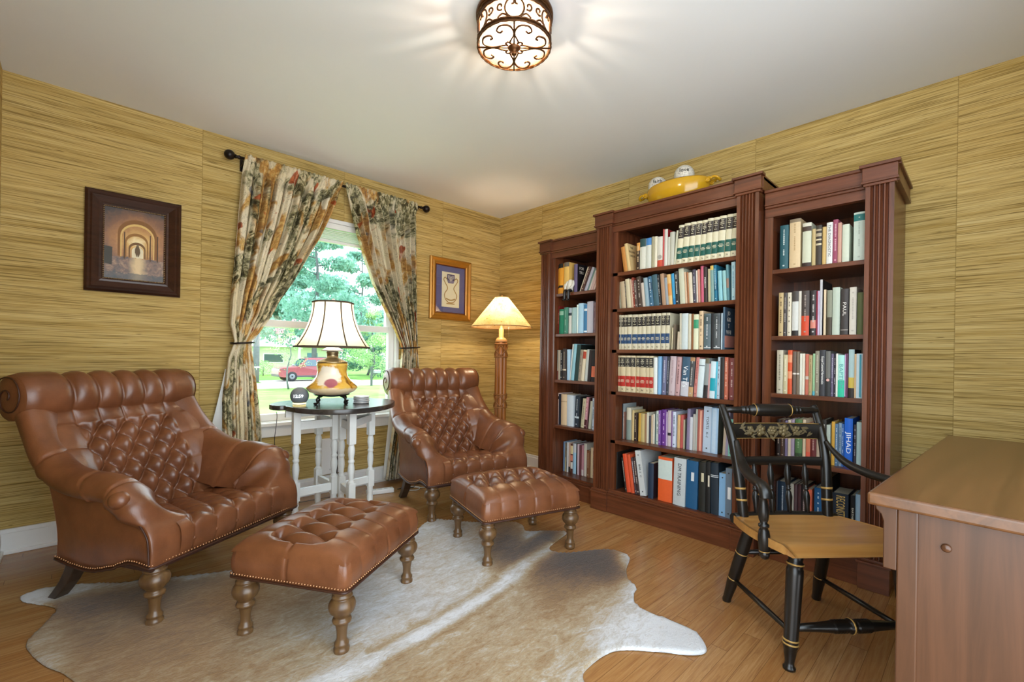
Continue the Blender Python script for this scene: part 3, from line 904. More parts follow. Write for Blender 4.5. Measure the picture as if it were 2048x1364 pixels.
def bottom_z(y):
    return [z for _, z in crom([(0, .236), (.143, .242), (.25, .208), (.361, .186), (.44, .190), (.5, .206)], 51)][min(50, max(0, int(round(y / .5 * 50))))]
ARMPATH = [(.002, .232), (-.002, .30), (.012, .355), (.055, .405), (.105, .462), (.155, .505), (.24, .522), (.36, .525), (.47, .545), (.575, .60), (.655, .685), (.715, .775)]
def armchair(label, loc, rotz):
    R = thing('armchair', label, 'armchair', loc, rotz, 'tufted leather armchairs')
    # --- tufted back with its rolled top
    prof = [(.425, .315), (.445, .36), (.475, .42), (.515, .50), (.56, .58), (.60, .645), (.64, .70), (.665, .728)]
    path = crom(prof, 90); cy, cz, rr_ = .785, .834, .108
    a0 = radians(228)
    roll = [(cy + rr_ * cos(a), cz + rr_ * sin(a)) for a in [a0 - radians(330) * k / 55 for k in range(56)]]
    # length along the back, measured down from the foot of the roll
    Lp = [0]
    for i in range(1, len(path)): Lp.append(Lp[-1] + sqrt((path[i][0] - path[i - 1][0]) ** 2 + (path[i][1] - path[i - 1][1]) ** 2))
    tot = Lp[-1]; dv = tot / 7.0
    NB, NR = len(path) - 1, len(roll)
    HW = .372
    def back(u, v):
        x = (2 * u - 1); k = v * (NB + NR)
        ax = abs(x) * HW; sx = 1 if x > 0 else -1
        if k <= NB:
            i = min(int(k), NB - 1); f = k - i
            y = path[i][0] + (path[i + 1][0] - path[i][0]) * f; z = path[i][1] + (path[i + 1][1] - path[i][1]) * f
            ty, tz = path[i + 1][0] - path[i][0], path[i + 1][1] - path[i][1]; l_ = sqrt(ty * ty + tz * tz)
            ny, nz = -tz / l_, ty / l_
            s = tot - (Lp[i] + (Lp[i + 1] - Lp[i]) * f); t = s / tot
            wmax = HW - .05 * sin(pi * min(1, t * 1.1)); xx = sx * abs(x) * wmax
            wing = .035 * (abs(x) ** 2.6) * sstep(.02, .45, t)
            q = s / dv
            d = tuft((xx / .05 + q) / 2, (xx / .05 - q) / 2, .046, .6)
            inn = 1 - sstep(.185, .215, abs(xx))
            pl = .010 * groove(q / 2, p=.35) * (1 - sstep(.30, .36, abs(xx))) - .012 * (1 - sstep(.2, .26, abs(xx)))
            d = d * inn + pl * (1 - inn)
            if t < .05:
                ch = .026 * groove(xx / .1, p=.45) if abs(xx) < .25 else 0
                d = d * sstep(0, .05, t) + ch * (1 - sstep(0, .05, t))
            d -= .006 * (1 - sstep(0, .04, t))
            d += .012 * sstep(.9, 1, t)
            return (xx, y + ny * (d + wing), z + nz * (d + wing))
        k -= NB; i = min(int(k), NR - 1); f = k - i; a = a0 - radians(330) * k / NR
        xx = x * HW; e = 1 - max(0, (abs(x) - .86) / .14) ** 2 * .16
        ch = .034 * groove(xx / .1, p=.5) * (1 - sstep(.6, 1, k / NR)) if abs(xx) < .25 else -.034 * math.exp(-((abs(xx) - .2) / .02) ** 2)
        tpr = min(1, k / 6)
        r = rr_ * e + ch * (.35 + .65 * min(1, k / 10)); r *= 1 - .25 * max(0, k / NR - .55)
        return (xx, cy + r * cos(a), cz + r * sin(a))
    MB().grid(back, 150, 150).build('tufted_back', M_leath, R)
    # rolled ends of the back
    for sx in (-1, 1):
        b = MB()
        def cap(u, v):
            a = 2 * pi * u; sp = .012 * sin(2 * a + v * 9) * v * (1 - v)
            return (sx * (HW - .004 + .016 * (1 - v * v) ** .5 * (1 if v < 1 else 0) + sp * .4), cy + rr_ * .9 * v * cos(a), cz + rr_ * .9 * v * sin(a))
        b.grid(cap, 28, 8, wrap=True); e = b.build('roll_end', M_leath, R)
        sw = [(sx * (HW + .014 - .006 * k / 26), cy + rr_ * (.12 + .026 * k) * cos(radians(205 - k * 18)), cz + rr_ * (.12 + .026 * k) * sin(radians(205 - k * 18))) for k in range(30)]
        MB().tube(sw, .0032, 6).build('roll_piping', M_welt, R)
    # outside back
    ob = crom([(.50, .205), (.498, .30), (.522, .41), (.562, .515), (.63, .62), (.71, .72), (.79, .80)], 24)
    MB().grid(lambda u, v: ((2 * u - 1) * .368, ob[int(round(v * 23))][0] + .012 * sin(pi * u), ob[int(round(v * 23))][1]), 8, 23).build('outside_back', M_leath, R)
    # --- arms
    ap = crom(ARMPATH, 181)
    secA = [(.371, -.015), (.371, .0), (.367, .006), (.345, .009), (.30, .007), (.255, .004), (.215, .001), (.196, -.012)]
    secB = [(.372, -.062), (.394, -.055), (.412, -.018), (.398, .022), (.350, .040), (.302, .022), (.255, -.045), (.20, -.17)]
    secK = [(.372, -.055), (.400, -.062), (.424, -.02), (.410, .028), (.355, .036), (.298, .016), (.24, -.04), (.19, -.14)]
    secC = [(.366, -.06), (.378, -.035), (.380, .0), (.367, .022), (.338, .03), (.295, .022), (.25, -.004), (.20, -.05)]
    def sec(t):
        ks = [(0, secA), (.22, secA), (.34, secB), (.42, secK), (.52, secB), (.72, secB), (1, secC)]
        for (t0, s0), (t1, s1) in zip(ks, ks[1:]):
            if t0 <= t <= t1:
                w = sstep(t0, t1, t); return [(a[0] + (b[0] - a[0]) * w, a[1] + (b[1] - a[1]) * w) for a, b in zip(s0, s1)]
        return secC
    for sx in (-1, 1):
        rows_ = []
        for k, (y, z) in enumerate(ap):
            t = k / 180; a_ = ap[max(0, k - 1)]; b_ = ap[min(180, k + 1)]; ty, tz = b_[0] - a_[0], b_[1] - a_[1]; l_ = sqrt(ty * ty + tz * tz)
            ny, nz = -tz / l_, ty / l_
            pts = crom(sec(t), 29); rw_ = []
            for j, (x, n) in enumerate(pts):
                pl = 0
                for c_ in (.455, .60, .80):
                    pl += .009 * math.exp(-((t - c_ - .05 * (j / 28 - .4)) / .006) ** 2)
                n2 = n - pl
                rw_.append((sx * x, y + ny * n2, z + nz * n2))
            rows_.append(rw_)
        b = MB(); b.grid(lambda u, v: rows_[int(round(v * 180))][int(round(u * 28))], 28, 180)
        b.build('arm', M_leath, R)
        # rounded knuckle that finishes the roll at the front of the arm
        MB().ball((sx * .397, .118, .484), .036, 16, 10, (.95, 1.05, .95)).build('arm_knuckle', M_leath, R)
        # outside of the arm
        sp = MB(); N = 40
        topo = crom([(.004, .30), (.012, .345), (.05, .392), (.10, .437), (.16, .465), (.30, .475), (.44, .485), (.52, .52), (.58, .575), (.66, .66)], N + 1)
        bot = [(.5 * k / N if k / N < 1 else .5, 0) for k in range(N + 1)]
        rear = crom([(.5, .205), (.497, .30), (.523, .41), (.558, .508), (.62, .605), (.70, .705)], 21)
        def side(u, v):
            yb = .5 * min(1, u); zb = bottom_z(yb); yt, zt = topo[int(round(u * N))]
            w = v
            y = yb + (yt - yb) * w; z = zb + (zt - zb) * w
            if u > .6: 
                e = (u - .6) / .4; yr, zr = rear[int(round(w * 20))]; y = y * (1 - e) + yr * e if e >= 1 else y + (yr - (.5 + (topo[N][0] - .5) * w)) * e; z = z + (zr - (bottom_z(.5) + (topo[N][1] - bottom_z(.5)) * w)) * e
            return (sx * (.366 + .010 * sin(pi * min(1, v * 1.05)) * sin(pi * min(1, .15 + u * .8))), y, z)
        sp.grid(side, N, 16); sp.build('outside_arm', M_leath, R)
        wl = [(sx * .374, y, z) for y, z in crom([(.0, .238), (.004, .30), (.012, .345), (.05, .392), (.10, .437), (.15, .465)], 22)]
        MB().tube(wl, .0036, 6).build('arm_piping', M_welt, R)
    # --- seat
    sp_ = crom([(.002, .234), (-.010, .27), (-.014, .315), (-.006, .352), (.022, .372), (.07, .378), (.16, .368), (.28, .352), (.40, .336), (.47, .328)], 90)
    Ls = [0]
    for i in range(1, 90): Ls.append(Ls[-1] + sqrt((sp_[i][0] - sp_[i - 1][0]) ** 2 + (sp_[i][1] - sp_[i - 1][1]) ** 2))
    edge = Ls[32]
    def seat(u, v):
        k = v * 89; i = min(int(k), 88); f = k - i; y = sp_[i][0] + (sp_[i + 1][0] - sp_[i][0]) * f; z = sp_[i][1] + (sp_[i + 1][1] - sp_[i][1]) * f
        ty, tz = sp_[i + 1][0] - sp_[i][0], sp_[i + 1][1] - sp_[i][1]; l_ = sqrt(ty * ty + tz * tz); ny, nz = -tz / l_, ty / l_
        s = Ls[i] + (Ls[i + 1] - Ls[i]) * f; xx = (2 * u - 1) * .262; q = (s - edge) / .10
        d1 = tuft((xx / .05 + q) / 2, (xx / .05 - q) / 2, .02)
        inn = (1 - sstep(.19, .22, abs(xx)))
        d1 *= inn
        pl = .011 * groove(xx / .1, p=.28) if abs(xx) < .25 else 0
        w = sstep(edge - .03, edge + .03, s)
        d = d1 * w + pl * (1 - w)
        return (xx, y + ny * d, z + nz * d)
    MB().grid(seat, 120, 100).build('seat', M_leath, R)
    for x in (-.2, -.1, 0, .1, .2): MB().ball((x, -.006, .288), .0085, 12, 8, (1, .55, 1)).build('button', M_leath, R)
    # bottom band, nails, dust cover
    edgep = [((-.374, .5 - .5 * k / 40, bottom_z(.5 - .5 * k / 40) + .011), (-1, 0, .1)) for k in range(41)]
    fr = [((-.37 + .74 * k / 40, -.004 - .006 * sin(pi * k / 40), .246), (0, -1, .1)) for k in range(41)]
    rt = [((.374, .5 * k / 40, bottom_z(.5 * k / 40) + .011), (1, 0, .1)) for k in range(41)]
    nails(edgep + [((-.374, -.002, .246), (-1, -1, 0))] + fr + [((.374, -.002, .246), (1, -1, 0))] + rt, .0125, R)
    bw = [(p[0][0], p[0][1], p[0][2] - .011) for p in edgep] + [(x * 1.0, -.006, .234) for x in (-.36, -.2, 0, .2, .36)] + [(p[0][0], p[0][1], p[0][2] - .011) for p in rt]
    MB().tube(bw, .0055, 6).build('bottom_welt', M_welt, R)
    MB().box(-.36, .36, .01, .49, .215, .232).build('seat_frame', M_welt, R)
    for sx in (-1, 1):
        turned_leg('leg', sx * .325, .035, .236, R)
        b = MB(); n = 7
        pts = crom([(sx * .318, .452, .235), (sx * .318, .468, .17), (sx * .312, .52, .09), (sx * .30, .615, .0)], n)
        vs = []
        for (x, y, z), k in zip(pts, range(n)):
            h_ = .030 - .008 * k / n; vs += [(x - .024, y - h_, z), (x + .024, y - h_, z), (x + .024, y + h_, z), (x - .024, y + h_, z)]
        fs = [tuple(range(3, -1, -1)), tuple(range(4 * n - 4, 4 * n))] + [(4 * i + k, 4 * i + (k + 1) % 4, 4 * i + 4 + (k + 1) % 4, 4 * i + 4 + k) for i in range(n - 1) for k in range(4)]
        b.add(vs, fs); b.build('leg', M_rleg, R, bevel=.004)
    return R
ch1 = armchair('tufted brown leather armchair in the left foreground, back to the wall', (-2.567, -1.118, 0), radians(30.66))
ch2 = dup(ch1, (-1.169, -1.143, 0), radians(-9.9), 'tufted brown leather armchair between the window table and the bookcases')

def ottoman(label, loc, rotz):
    R = thing('ottoman', label, 'ottoman', loc, rotz, 'tufted leather ottomans')
    lx, ly, z0, zt = .284, .236, .228, .318
    def top(u, v):
        x, y = (2 * u - 1), (2 * v - 1)
        X, Y = x * lx, y * ly
        q = (X - .048) / .096; d = tuft((Y / .12 + X / .048) / 2 + .5, (Y / .12 - X / .048) / 2 + .5, .042, .55)
        # nodes: outer rows at |Y|=.12 with X multiples of .096, centre row at X=.048+.096k
        iy = 1 - sstep(.105, .125, abs(Y)); ix = 1 - sstep(.235, .25, abs(X)); inn = iy * ix
        pl = 0
        if abs(Y) > .10 and abs(X) < .25: pl = .010 * groove(X / .096, p=.3) * sstep(.10, .125, abs(Y))
        if abs(X) > .22 and abs(Y) < .06: pl = -.010 * math.exp(-(Y / .008) ** 2) * sstep(.225, .25, abs(X))
        e = (1 - abs(x) ** 5) * (1 - abs(y) ** 4)
        dome = .062 * max(0, e) ** .42
        rim = 1 - .010 * 0
        return (X, Y, zt + dome + (d * inn + pl * (1 - inn) * (max(0, e) ** .3)))
    MB().grid(top, 130, 110).build('tufted_top', M_leath, R)
    # side band with pleats
    per = []
    def rect(n, lx, ly):
        r = .018; out = []
        for cx, cy_, a0_ in ((lx - r, -ly + r, -90), (lx - r, ly - r, 0), (-lx + r, ly - r, 90), (-lx + r, -ly + r, 180)):
            for k in range(5): a = radians(a0_ + 90 * k / 4); out.append((cx + r * cos(a), cy_ + r * sin(a)))
        out.append(out[0]); res = []
        for (a, c) in zip(out, out[1:]):
            L = sqrt((a[0] - c[0]) ** 2 + (a[1] - c[1]) ** 2); m = max(1, int(L / .006))
            res += [(a[0] + (c[0] - a[0]) * k / m, a[1] + (c[1] - a[1]) * k / m) for k in range(m)]
        return res
    per = rect(0, lx, ly); n = len(per)
    def sidef(u, v):
        x, y = per[int(round(u * n)) % n]; nx = 1 if x > lx - .02 else -1 if x < -lx + .02 else 0; ny = 1 if y > ly - .02 else -1 if y < -ly + .02 else 0
        d = .008 * sin(pi * v)
        if ny and abs(x) < .25: d += .007 * groove(x / .096, p=.25)
        if nx and abs(y) < .05: d -= .007 * math.exp(-(y / .006) ** 2)
        if nx and ny: d -= .004
        return (x + nx * d, y + ny * d, z0 + (zt + .004 - z0) * v)
    MB().grid(sidef, n, 8, wrap=True).build('side_band', M_leath, R)
    MB().box(-lx + .01, lx - .01, -ly + .01, ly - .01, z0 - .008, z0 + .02).build('frame', M_welt, R)
    P = [((x, y, z0 + .012), (1 if x > lx - .003 else -1 if x < -lx + .003 else 0, 1 if y > ly - .003 else -1 if y < -ly + .003 else 0, .1)) for x, y in rect(0, lx + .004, ly + .004)]
    nails(P + [P[0]], .0118, R, .004)
    MB().tube([(x, y, z0) for x, y in rect(0, lx + .003, ly + .003)], .005, 6, True).build('bottom_welt', M_welt, R)
    for sx in (-1, 1):
        for sy in (-1, 1): turned_leg('leg', sx * .248, sy * .2, .226, R, .92)
    return R
ot1 = ottoman('tufted brown leather ottoman in front of the left armchair', (-2.312, -1.587, 0), radians(33))
ot2 = dup(ot1, (-1.32, -1.61, 0), radians(-15.6), 'tufted brown leather ottoman by the bookcases, in front of the far armchair')
# ---------------------------------------------------------------- gateleg table by the window and what stands on it
M_tabletop = wood('dark_stained_table_top', '24211f', '4a4440', 0, .22, 6, .6)
M_chalk = simple('worn_white_paint', 'd9dad6', .55, 0, .06, 30)
TZ = .73
tb = thing('gateleg_table', 'white gateleg table with dark scalloped top under the window', 'table', (-1.90, -.70, 0))
def rt(o): o.location = (1.90, .70, 0); return o
outl = [(-2.285, -.62), (-2.262, -.655), (-2.232, -.665), (-2.236, -.70), (-2.222, -.79), (-2.185, -.885), (-2.12, -.96), (-2.03, -1.00), (-1.93, -1.005), (-1.83, -.98), (-1.74, -.935), (-1.665, -.875),
        (-1.60, -.80), (-1.555, -.72), (-1.545, -.64), (-1.575, -.565), (-1.60, -.555), (-1.60, -.52), (-1.64, -.46), (-1.72, -.415), (-1.84, -.385), (-1.96, -.375), (-2.08, -.39), (-2.18, -.43), (-2.25, -.50), (-2.285, -.56)]
outl = [(x + .03, (y + .69) * 1.13 - .605) for x, y in outl]
oo = crom(outl + [outl[0]], 110)[:-1]
b = MB(); b.prism([(x, y) for x, y in oo], TZ - .030, TZ, smooth=True)
rt(b.build('table_top', M_tabletop, tb, bevel=.006, seg=3))
def table_leg(x, y, wid=.021, z_top=.70, foot=True):
    b = MB(); b.box(x - wid, x + wid, y - wid, y + wid, .505, z_top); b.box(x - wid, x + wid, y - wid, y + wid, .165, .275)
    b.lathe([(.020, .27), (.021, .28), (.013, .292), (.016, .31), (.0205, .345), (.019, .37), (.0145, .392), (.019, .398), (.019, .408), (.0145, .414), (.0165, .43), (.021, .46), (.019, .485), (.0145, .497), (.02, .507)], 16, (x, y, 0))
    b.lathe([(.010, 0), (.014, .012), (.019, .06), (.020, .10), (.016, .125), (.021, .135), (.018, .15), (.021, .168)], 16, (x, y, 0))
    return rt(b.build('leg', M_chalk, tb, bevel=.003))
LA, LB_, LC, LC2, LD, LE = (-2.15, -.617), (-1.924, -.365), (-1.918, -.607), (-1.885, -.64), (-1.909, -.834), (-1.673, -.604)
for q in (LA, LB_, LC, LC2, LD, LE): table_leg(*q)
def rail(p, q, z0, z1, wd=.011, nm='rail'):
    a = math.atan2(q[1] - p[1], q[0] - p[0]); L = sqrt((q[0] - p[0]) ** 2 + (q[1] - p[1]) ** 2)
    b = MB(); b.box(0, L, -wd, wd, z0, z1, Matrix.Translation((p[0], p[1], 0)) @ Matrix.Rotation(a, 4, 'Z')); rt(b.build(nm, M_chalk, tb, bevel=.002))
rail(LA, LC, .585, .635); rail(LC2, LD, .585, .635); rail(LD, LE, .60, .645); rail(LB_, LC, .585, .635); rail(LC2, LE, .60, .645)
rail(LA, LC, .19, .235, nm='stretcher'); rail(LC2, LD, .19, .235, nm='stretcher'); rail(LB_, LC, .19, .235, nm='stretcher'); rail(LC2, LE, .19, .235, nm='stretcher')
rail((-2.2, -.58), (-1.62, -.62), .66, .70, .012, 'apron')

# table lamp
def shade_mat(name, col, trans, glowcol, em):
    t = NT(name); t.base(col); t.set(.8, 0, .1)
    tl = t.n('ShaderNodeBsdfTranslucent'); tl.inputs[0].default_value = hx(trans)
    mx = t.n('ShaderNodeMixShader'); mx.inputs[0].default_value = .62; t.l(t.b.outputs[0], mx.inputs[1]); t.l(tl.outputs[0], mx.inputs[2]); t.l(mx.outputs[0], t.o.inputs['Surface'])
    return t
t = shade_mat('cream_silk_shade', 'f2e8d6', 'fff0dc', 0, 0); M_shade = t.m
M_braid = simple('brown_braid', '4a3e30', .8, 0, .2, 60)
M_brass = simple('aged_pale_brass', '9c8d6e', .35, .9, .2, 30)
LX, LY = -1.935, -.60
tl_ = thing('table_lamp', 'painted amber glass table lamp with cream panelled shade on the gateleg table', 'lamp', (LX, LY, TZ))
def painted_glass():
    t = NT('painted_amber_glass'); v = t.coord('Object', (1, 1, 1)); sp = t.n('ShaderNodeSeparateXYZ'); t.l(v, sp.inputs[0])
    f = t.noise(v, 14, 4, .55, .5); f2 = t.noise(t.coord('Object', (9, 9, 9), (3, 1, 0)), 1.0, 3, .5, 1.0)
    c = t.ramp(f, [(.35, 'c98a1c'), (.62, 'e6bb55')])
    c = t.mix(t.math('MULTIPLY', t.ramp(f2, [(.60, 0.0), (.66, 1.0)]), .8), c, '6e4312')
    # a pale painted flower towards the room with a pink heart
    d = t.n('ShaderNodeVectorMath'); d.operation = 'DISTANCE'; t.l(v, d.inputs[0]); d.inputs[1].default_value = (-.055, -.075, .165)
    w = t.math('ADD', d.outputs['Value'], t.math('MULTIPLY', t.noise(v, 30, 2, .5), .05))
    c = t.mix(t.ramp(w, [(.092, 1.0), (.10, 0.0)]), c, 'f2ead8')
    d2 = t.n('ShaderNodeVectorMath'); d2.operation = 'DISTANCE'; t.l(v, d2.inputs[0]); d2.inputs[1].default_value = (-.05, -.105, .125)
    c = t.mix(t.ramp(t.math('ADD', d2.outputs['Value'], t.math('MULTIPLY', f, .02)), [(.045, 1.0), (.052, 0.0)]), c, 'a85a6a')
    z2 = t.math('ADD', sp.outputs[2], t.math('MULTIPLY', f2, .03))
    c = t.mix(t.ramp(z2, [(.062, 0.0), (.068, 1.0), (.11, 1.0), (.118, 0.0)]), c, t.mix(.6, c, 'efe4cc'))
    t.base(c); return t.set(.16, 0, .5)
M_vase = painted_glass()
MB().lathe([(.045, .052), (.09, .055), (.135, .075), (.153, .098), (.148, .112), (.115, .14), (.092, .17), (.086, .20), (.09, .232), (.094, .245), (.088, .252)], 40).build('lamp_body', M_vase, tl_)
MB().lathe([(.088, .25), (.095, .254), (.085, .262), (.06, .275), (.036, .283), (.034, .31), (.04, .315), (.034, .32), (.034, .326)], 28).build('collar', M_brass, tl_)
MB().lathe([(.03, .324), (.066, .328), (.07, .331), (.055, .336), (.03, .352), (.018, .36), (.010, .37), (.006, .46), (.006, .635), (.012, .645), (.006, .655)], 24).build('burner', M_white, tl_)
M_iron = simple('dark_cast_iron', '2b2722', .45, .7, .2, 40)
MB().lathe([(.02, .04), (.05, .045), (.10, .052), (.108, .058), (.09, .060)], 24).build('base_ring', M_iron, tl_)
for k in range(4):
    a = radians(20 + 90 * k); c_, s_ = cos(a), sin(a)
    MB().tube(crom([(c_ * r, s_ * r, z) for r, z in ((.075, .05), (.10, .045), (.115, .03), (.108, .012), (.122, .006), (.135, .010))], 16), [.007, .008, .008, .008, .007, .006, .006, .006, .006, .006, .007, .008, .008, .007, .006, .004], 8).build('foot', M_iron, tl_)
SHZ0, SHZ1 = .352, .628
def shade_r(v): return .222 - (.222 - .120) * (1 - (1 - v) ** 2.0)
def shade_oct(u, v):
    a = 2 * pi * u; n = 8; f = cos(pi / n) / cos((a + pi / 8) % (2 * pi / n) - pi / n); f = .35 + .65 * f
    r = shade_r(v) * f
    return (r * cos(a) * 1.0, r * sin(a) * 1.0, SHZ0 + (SHZ1 - SHZ0) * v)
MB().grid(shade_oct, 96, 20, wrap=True).build('shade', M_shade, tl_)
for v, r in ((0, .0055), (1, .0055)):
    MB().tube([Vector(shade_oct(k / 96, v)) for k in range(96)], r, 6, True).build('shade_trim', M_braid, tl_)
for k in range(8):
    u = (k + .5 - .5) / 8 + 0.0
    MB().tube([Vector(shade_oct(u - 1 / 16 * 0 + .0625 * 0 + 0, j / 14)) * 1.012 - Vector((0, 0, .012 * (SHZ0 + (SHZ1 - SHZ0) * j / 14))) for j in range(15)], .0042, 6).build('shade_rib', M_braid, tl_)

# smart speaker clock
M_speak = simple('grey_knit_fabric', '6d7276', .85, 0, .25, 300)
t = NT('clock_display'); t.b.inputs['Emission Color'].default_value = (.9, .97, 1, 1); t.b.inputs['Emission Strength'].default_value = 1.3; t.base('ffffff'); M_led = t.m
t = NT('speaker_base_light'); t.b.inputs['Emission Color'].default_value = (1, .85, .35, 1); t.b.inputs['Emission Strength'].default_value = 1.2; t.base('e8d080'); M_ring = t.m
sp_ = thing('smart_speaker', 'grey fabric ball speaker showing the time, on the left of the gateleg table', 'speaker', (-2.115, -.56, TZ))
b = MB(); b.lathe([(.034, .006)] + [(.0525 * sin(radians(a)), .052 - .0525 * cos(radians(a))) for a in range(42, 181, 6)], 32); b.build('body', M_speak, sp_)
MB().lathe([(.036, .003), (.038, .006), (.036, .011)], 28).build('light_ring', M_ring, sp_)
MB().lathe([(.033, 0), (.034, .004), (.03, .005)], 28).build('foot', M_white, sp_)
dv_ = Vector((-3.083 + 2.115, -3.43 + .56, 0)).normalized(); sd = Vector((-dv_.y, dv_.x, 0)) * 1.0
M_ = basis((-dv_.y, dv_.x, 0), (0, 0, 1), tuple(dv_ * .0522 + Vector((-dv_.y, dv_.x, 0)) * -.008 + Vector((0, 0, .053))))
text('clock_digits', '12:59', .026, M_led, M_, sp_, .0012)

# stack of coasters
M_silver = simple('brushed_silver', 'c9cbce', .35, .45, .12, 40)
for k, (px_, lb) in enumerate((('lowest', 'silver rimmed coaster, lowest of the stack beside the table lamp'), ('', 'silver rimmed coaster, second from the bottom of the stack beside the table lamp'), ('', 'silver rimmed coaster, third from the bottom of the stack beside the table lamp'), ('', 'silver rimmed coaster, topmost of the stack beside the table lamp'))):
    o = MB().lathe([(.03, 0), (.046, .001), (.05, .005), (.05, .007), (.046, .0105), (.03, .011)], 28).build('coaster', M_silver, None, (-1.79 + .002 * (k % 2), -.70, TZ + .0002 + k * .0114))
    tag(o, lb, 'coaster', 'stack of coasters')

# floor lamp of rattan poles
M_rattan = wood('honey_rattan', '7a4218', 'b0702f', 2, .4, 10, .5); M_bind = simple('rattan_binding', '8c5a2a', .55, 0, .2, 60)
fl = thing('floor_lamp', 'rattan pole floor lamp with parchment cone shade in the corner', 'lamp', (-.465, -.55, 0))
for k in range(4):
    a = pi / 4 + pi / 2 * k; c_, s_ = .026 * cos(a), .026 * sin(a)
    MB().tube([(c_, s_, .04 + 1.13 * j / 10) for j in range(11)], .0245, 12).build('pole', M_rattan, fl)
for z0 in (.16, .66, 1.09):
    b = MB()
    for q in range(4):
        a0 = pi / 2 * q
        for d_ in (-1, 1):
            b.tube([(.056 * cos(a0 + d_ * s * .78), .056 * sin(a0 + d_ * s * .78), z0 - .045 + .09 * (s + 1) / 2) for s in [-1 + 2 * j / 10 for j in range(11)]], .0042, 6)
    for zz in (z0 - .055, z0 + .055):
        b.tube([(.055 * cos(2 * pi * j / 28), .055 * sin(2 * pi * j / 28), zz) for j in range(28)], .0055, 6, True)
    b.build('binding', M_bind, fl)
MB().lathe([(.052, 1.16), (.05, 1.175), (.038, 1.195), (.02, 1.205), (.02, 1.275), (.012, 1.28), (.008, 1.30), (.004, 1.31), (.004, 1.55), (.009, 1.555), (.004, 1.565)], 24).build('neck', simple('pale_turned_wood', 'c08a52', .45, 0, .15, 25), fl)
MB().lathe([(.15, 0), (.15, .02), (.13, .035), (.07, .045), (.05, .06)], 32).build('base', M_rattan, fl)
t = shade_mat('mottled_parchment_shade', 'e2c48c', 'ffd9a0', 0, 0)
f = t.noise(t.coord(), 9, 4, .6, .6); f2 = t.noise(t.coord(), 60, 2, .6)
cc = t.mix(t.ramp(f2, [(.60, 0.0), (.72, 1.0)]), t.ramp(f, [(.35, 'efd9a8'), (.7, 'd9b070')]), 'b98a4c'); t.base(cc)
for nd in t.t.nodes:
    if nd.bl_idname == 'ShaderNodeBsdfTranslucent': t.l(cc, nd.inputs[0])
M_parch = t.m
MB().grid(lambda u, v: ((.262 + (.058 - .262) * v) * cos(2 * pi * u), (.262 + (.058 - .262) * v) * sin(2 * pi * u), 1.29 + .255 * v), 56, 10, wrap=True).build('shade', M_parch, fl)
for v, r in ((.262, 1.29), (.058, 1.545)): MB().tube([(v * cos(2 * pi * k / 56), v * sin(2 * pi * k / 56), r) for k in range(56)], .0032, 6, True).build('shade_trim', M_bind, fl)
MB().tube([(.03, -.06, 1.29), (.03, -.06, 1.17)], .0012, 5).build('pull_chain', M_brass, fl)
# ---------------------------------------------------------------- stencilled black armchair at the desk
M_seatw = wood('honey_maple_seat', '9a6a34', 'c99a58', 0, .28, 5, .5)
M_gold = simple('gold_paint', 'b08d4e', .4, .3, .2, 60)
M_sten = simple('bronze_stencil', '5e5238', .5, .2, .35, 60)
hc = thing('armchair', 'black stencilled wooden armchair with honey coloured seat at the desk', 'chair', (-1.0315, -2.9584, 0), radians(-40))
# seat: rolled at the front, slightly dished
def seat_half(y):
    return crom([(-.262, .236), (-.23, .252), (-.16, .262), (-.05, .258), (.06, .238), (.13, .215), (.155, .19)], 60)
SE = crom([(.246, -.262), (.256, -.22), (.262, -.14), (.258, -.04), (.240, .06), (.222, .13)], 30)
def seat_top(x, y):
    z = .425 - .03 * (y + .25) / .4 - .010 * (1 - (x / .26) ** 2) * sstep(-.26, -.1, y) * sstep(.16, .05, y)
    return z - .030 * sstep(-.215, -.285, y) if y < -.2 else z
def hw(y):
    for (a, b_), (c, d) in zip(SE, SE[1:]):
        if b_ <= y <= d: return a + (c - a) * (y - b_) / (d - b_)
    return SE[0][0] if y < SE[0][1] else SE[-1][0]
def seatf(u, v):
    y = -.272 + (.135 + .272) * v; x = (2 * u - 1) * hw(y)
    if v > .98: pass
    return (x, y + (.025 * (1 - (2 * u - 1) ** 2) * sstep(.75, 1, v)), seat_top(x, y))
b = MB(); NU, NV = 30, 40
b.grid(seatf, NU, NV); b.grid(lambda u, v: (lambda p: (p[0], p[1] + (.014 if v < .1 else 0), p[2] - (.030 if v > .12 else .006 + .2 * v)))(seatf(1 - u, v)), NU, NV)
W = NU + 1; n0 = W * (NV + 1)
top = [j * W for j in range(NV + 1)]; 
def strip(ta, tb): b.f.append((ta[0], ta[1], tb[1], tb[0])); b.sm.append(False); b.mi.append(0)
for j in range(NV):
    strip((j * W + NU, (j + 1) * W + NU), (n0 + j * W, n0 + (j + 1) * W)); strip(((j + 1) * W, j * W), (n0 + (j + 1) * W + NU, n0 + j * W + NU))
for i in range(NU):
    strip((i, i + 1), (n0 + NU - i, n0 + NU - i - 1)); strip((NV * W + i + 1, NV * W + i), (n0 + NV * W + NU - i - 1, n0 + NV * W + NU - i))
b.build('seat', M_seatw, hc)
MB().tube([(x, .135 + .027 * (1 - (x / .222) ** 2), .383) for x in [-.222 + .444 * k / 20 for k in range(21)]], .0225, 10).build('back_rail_of_seat', M_black, hc)
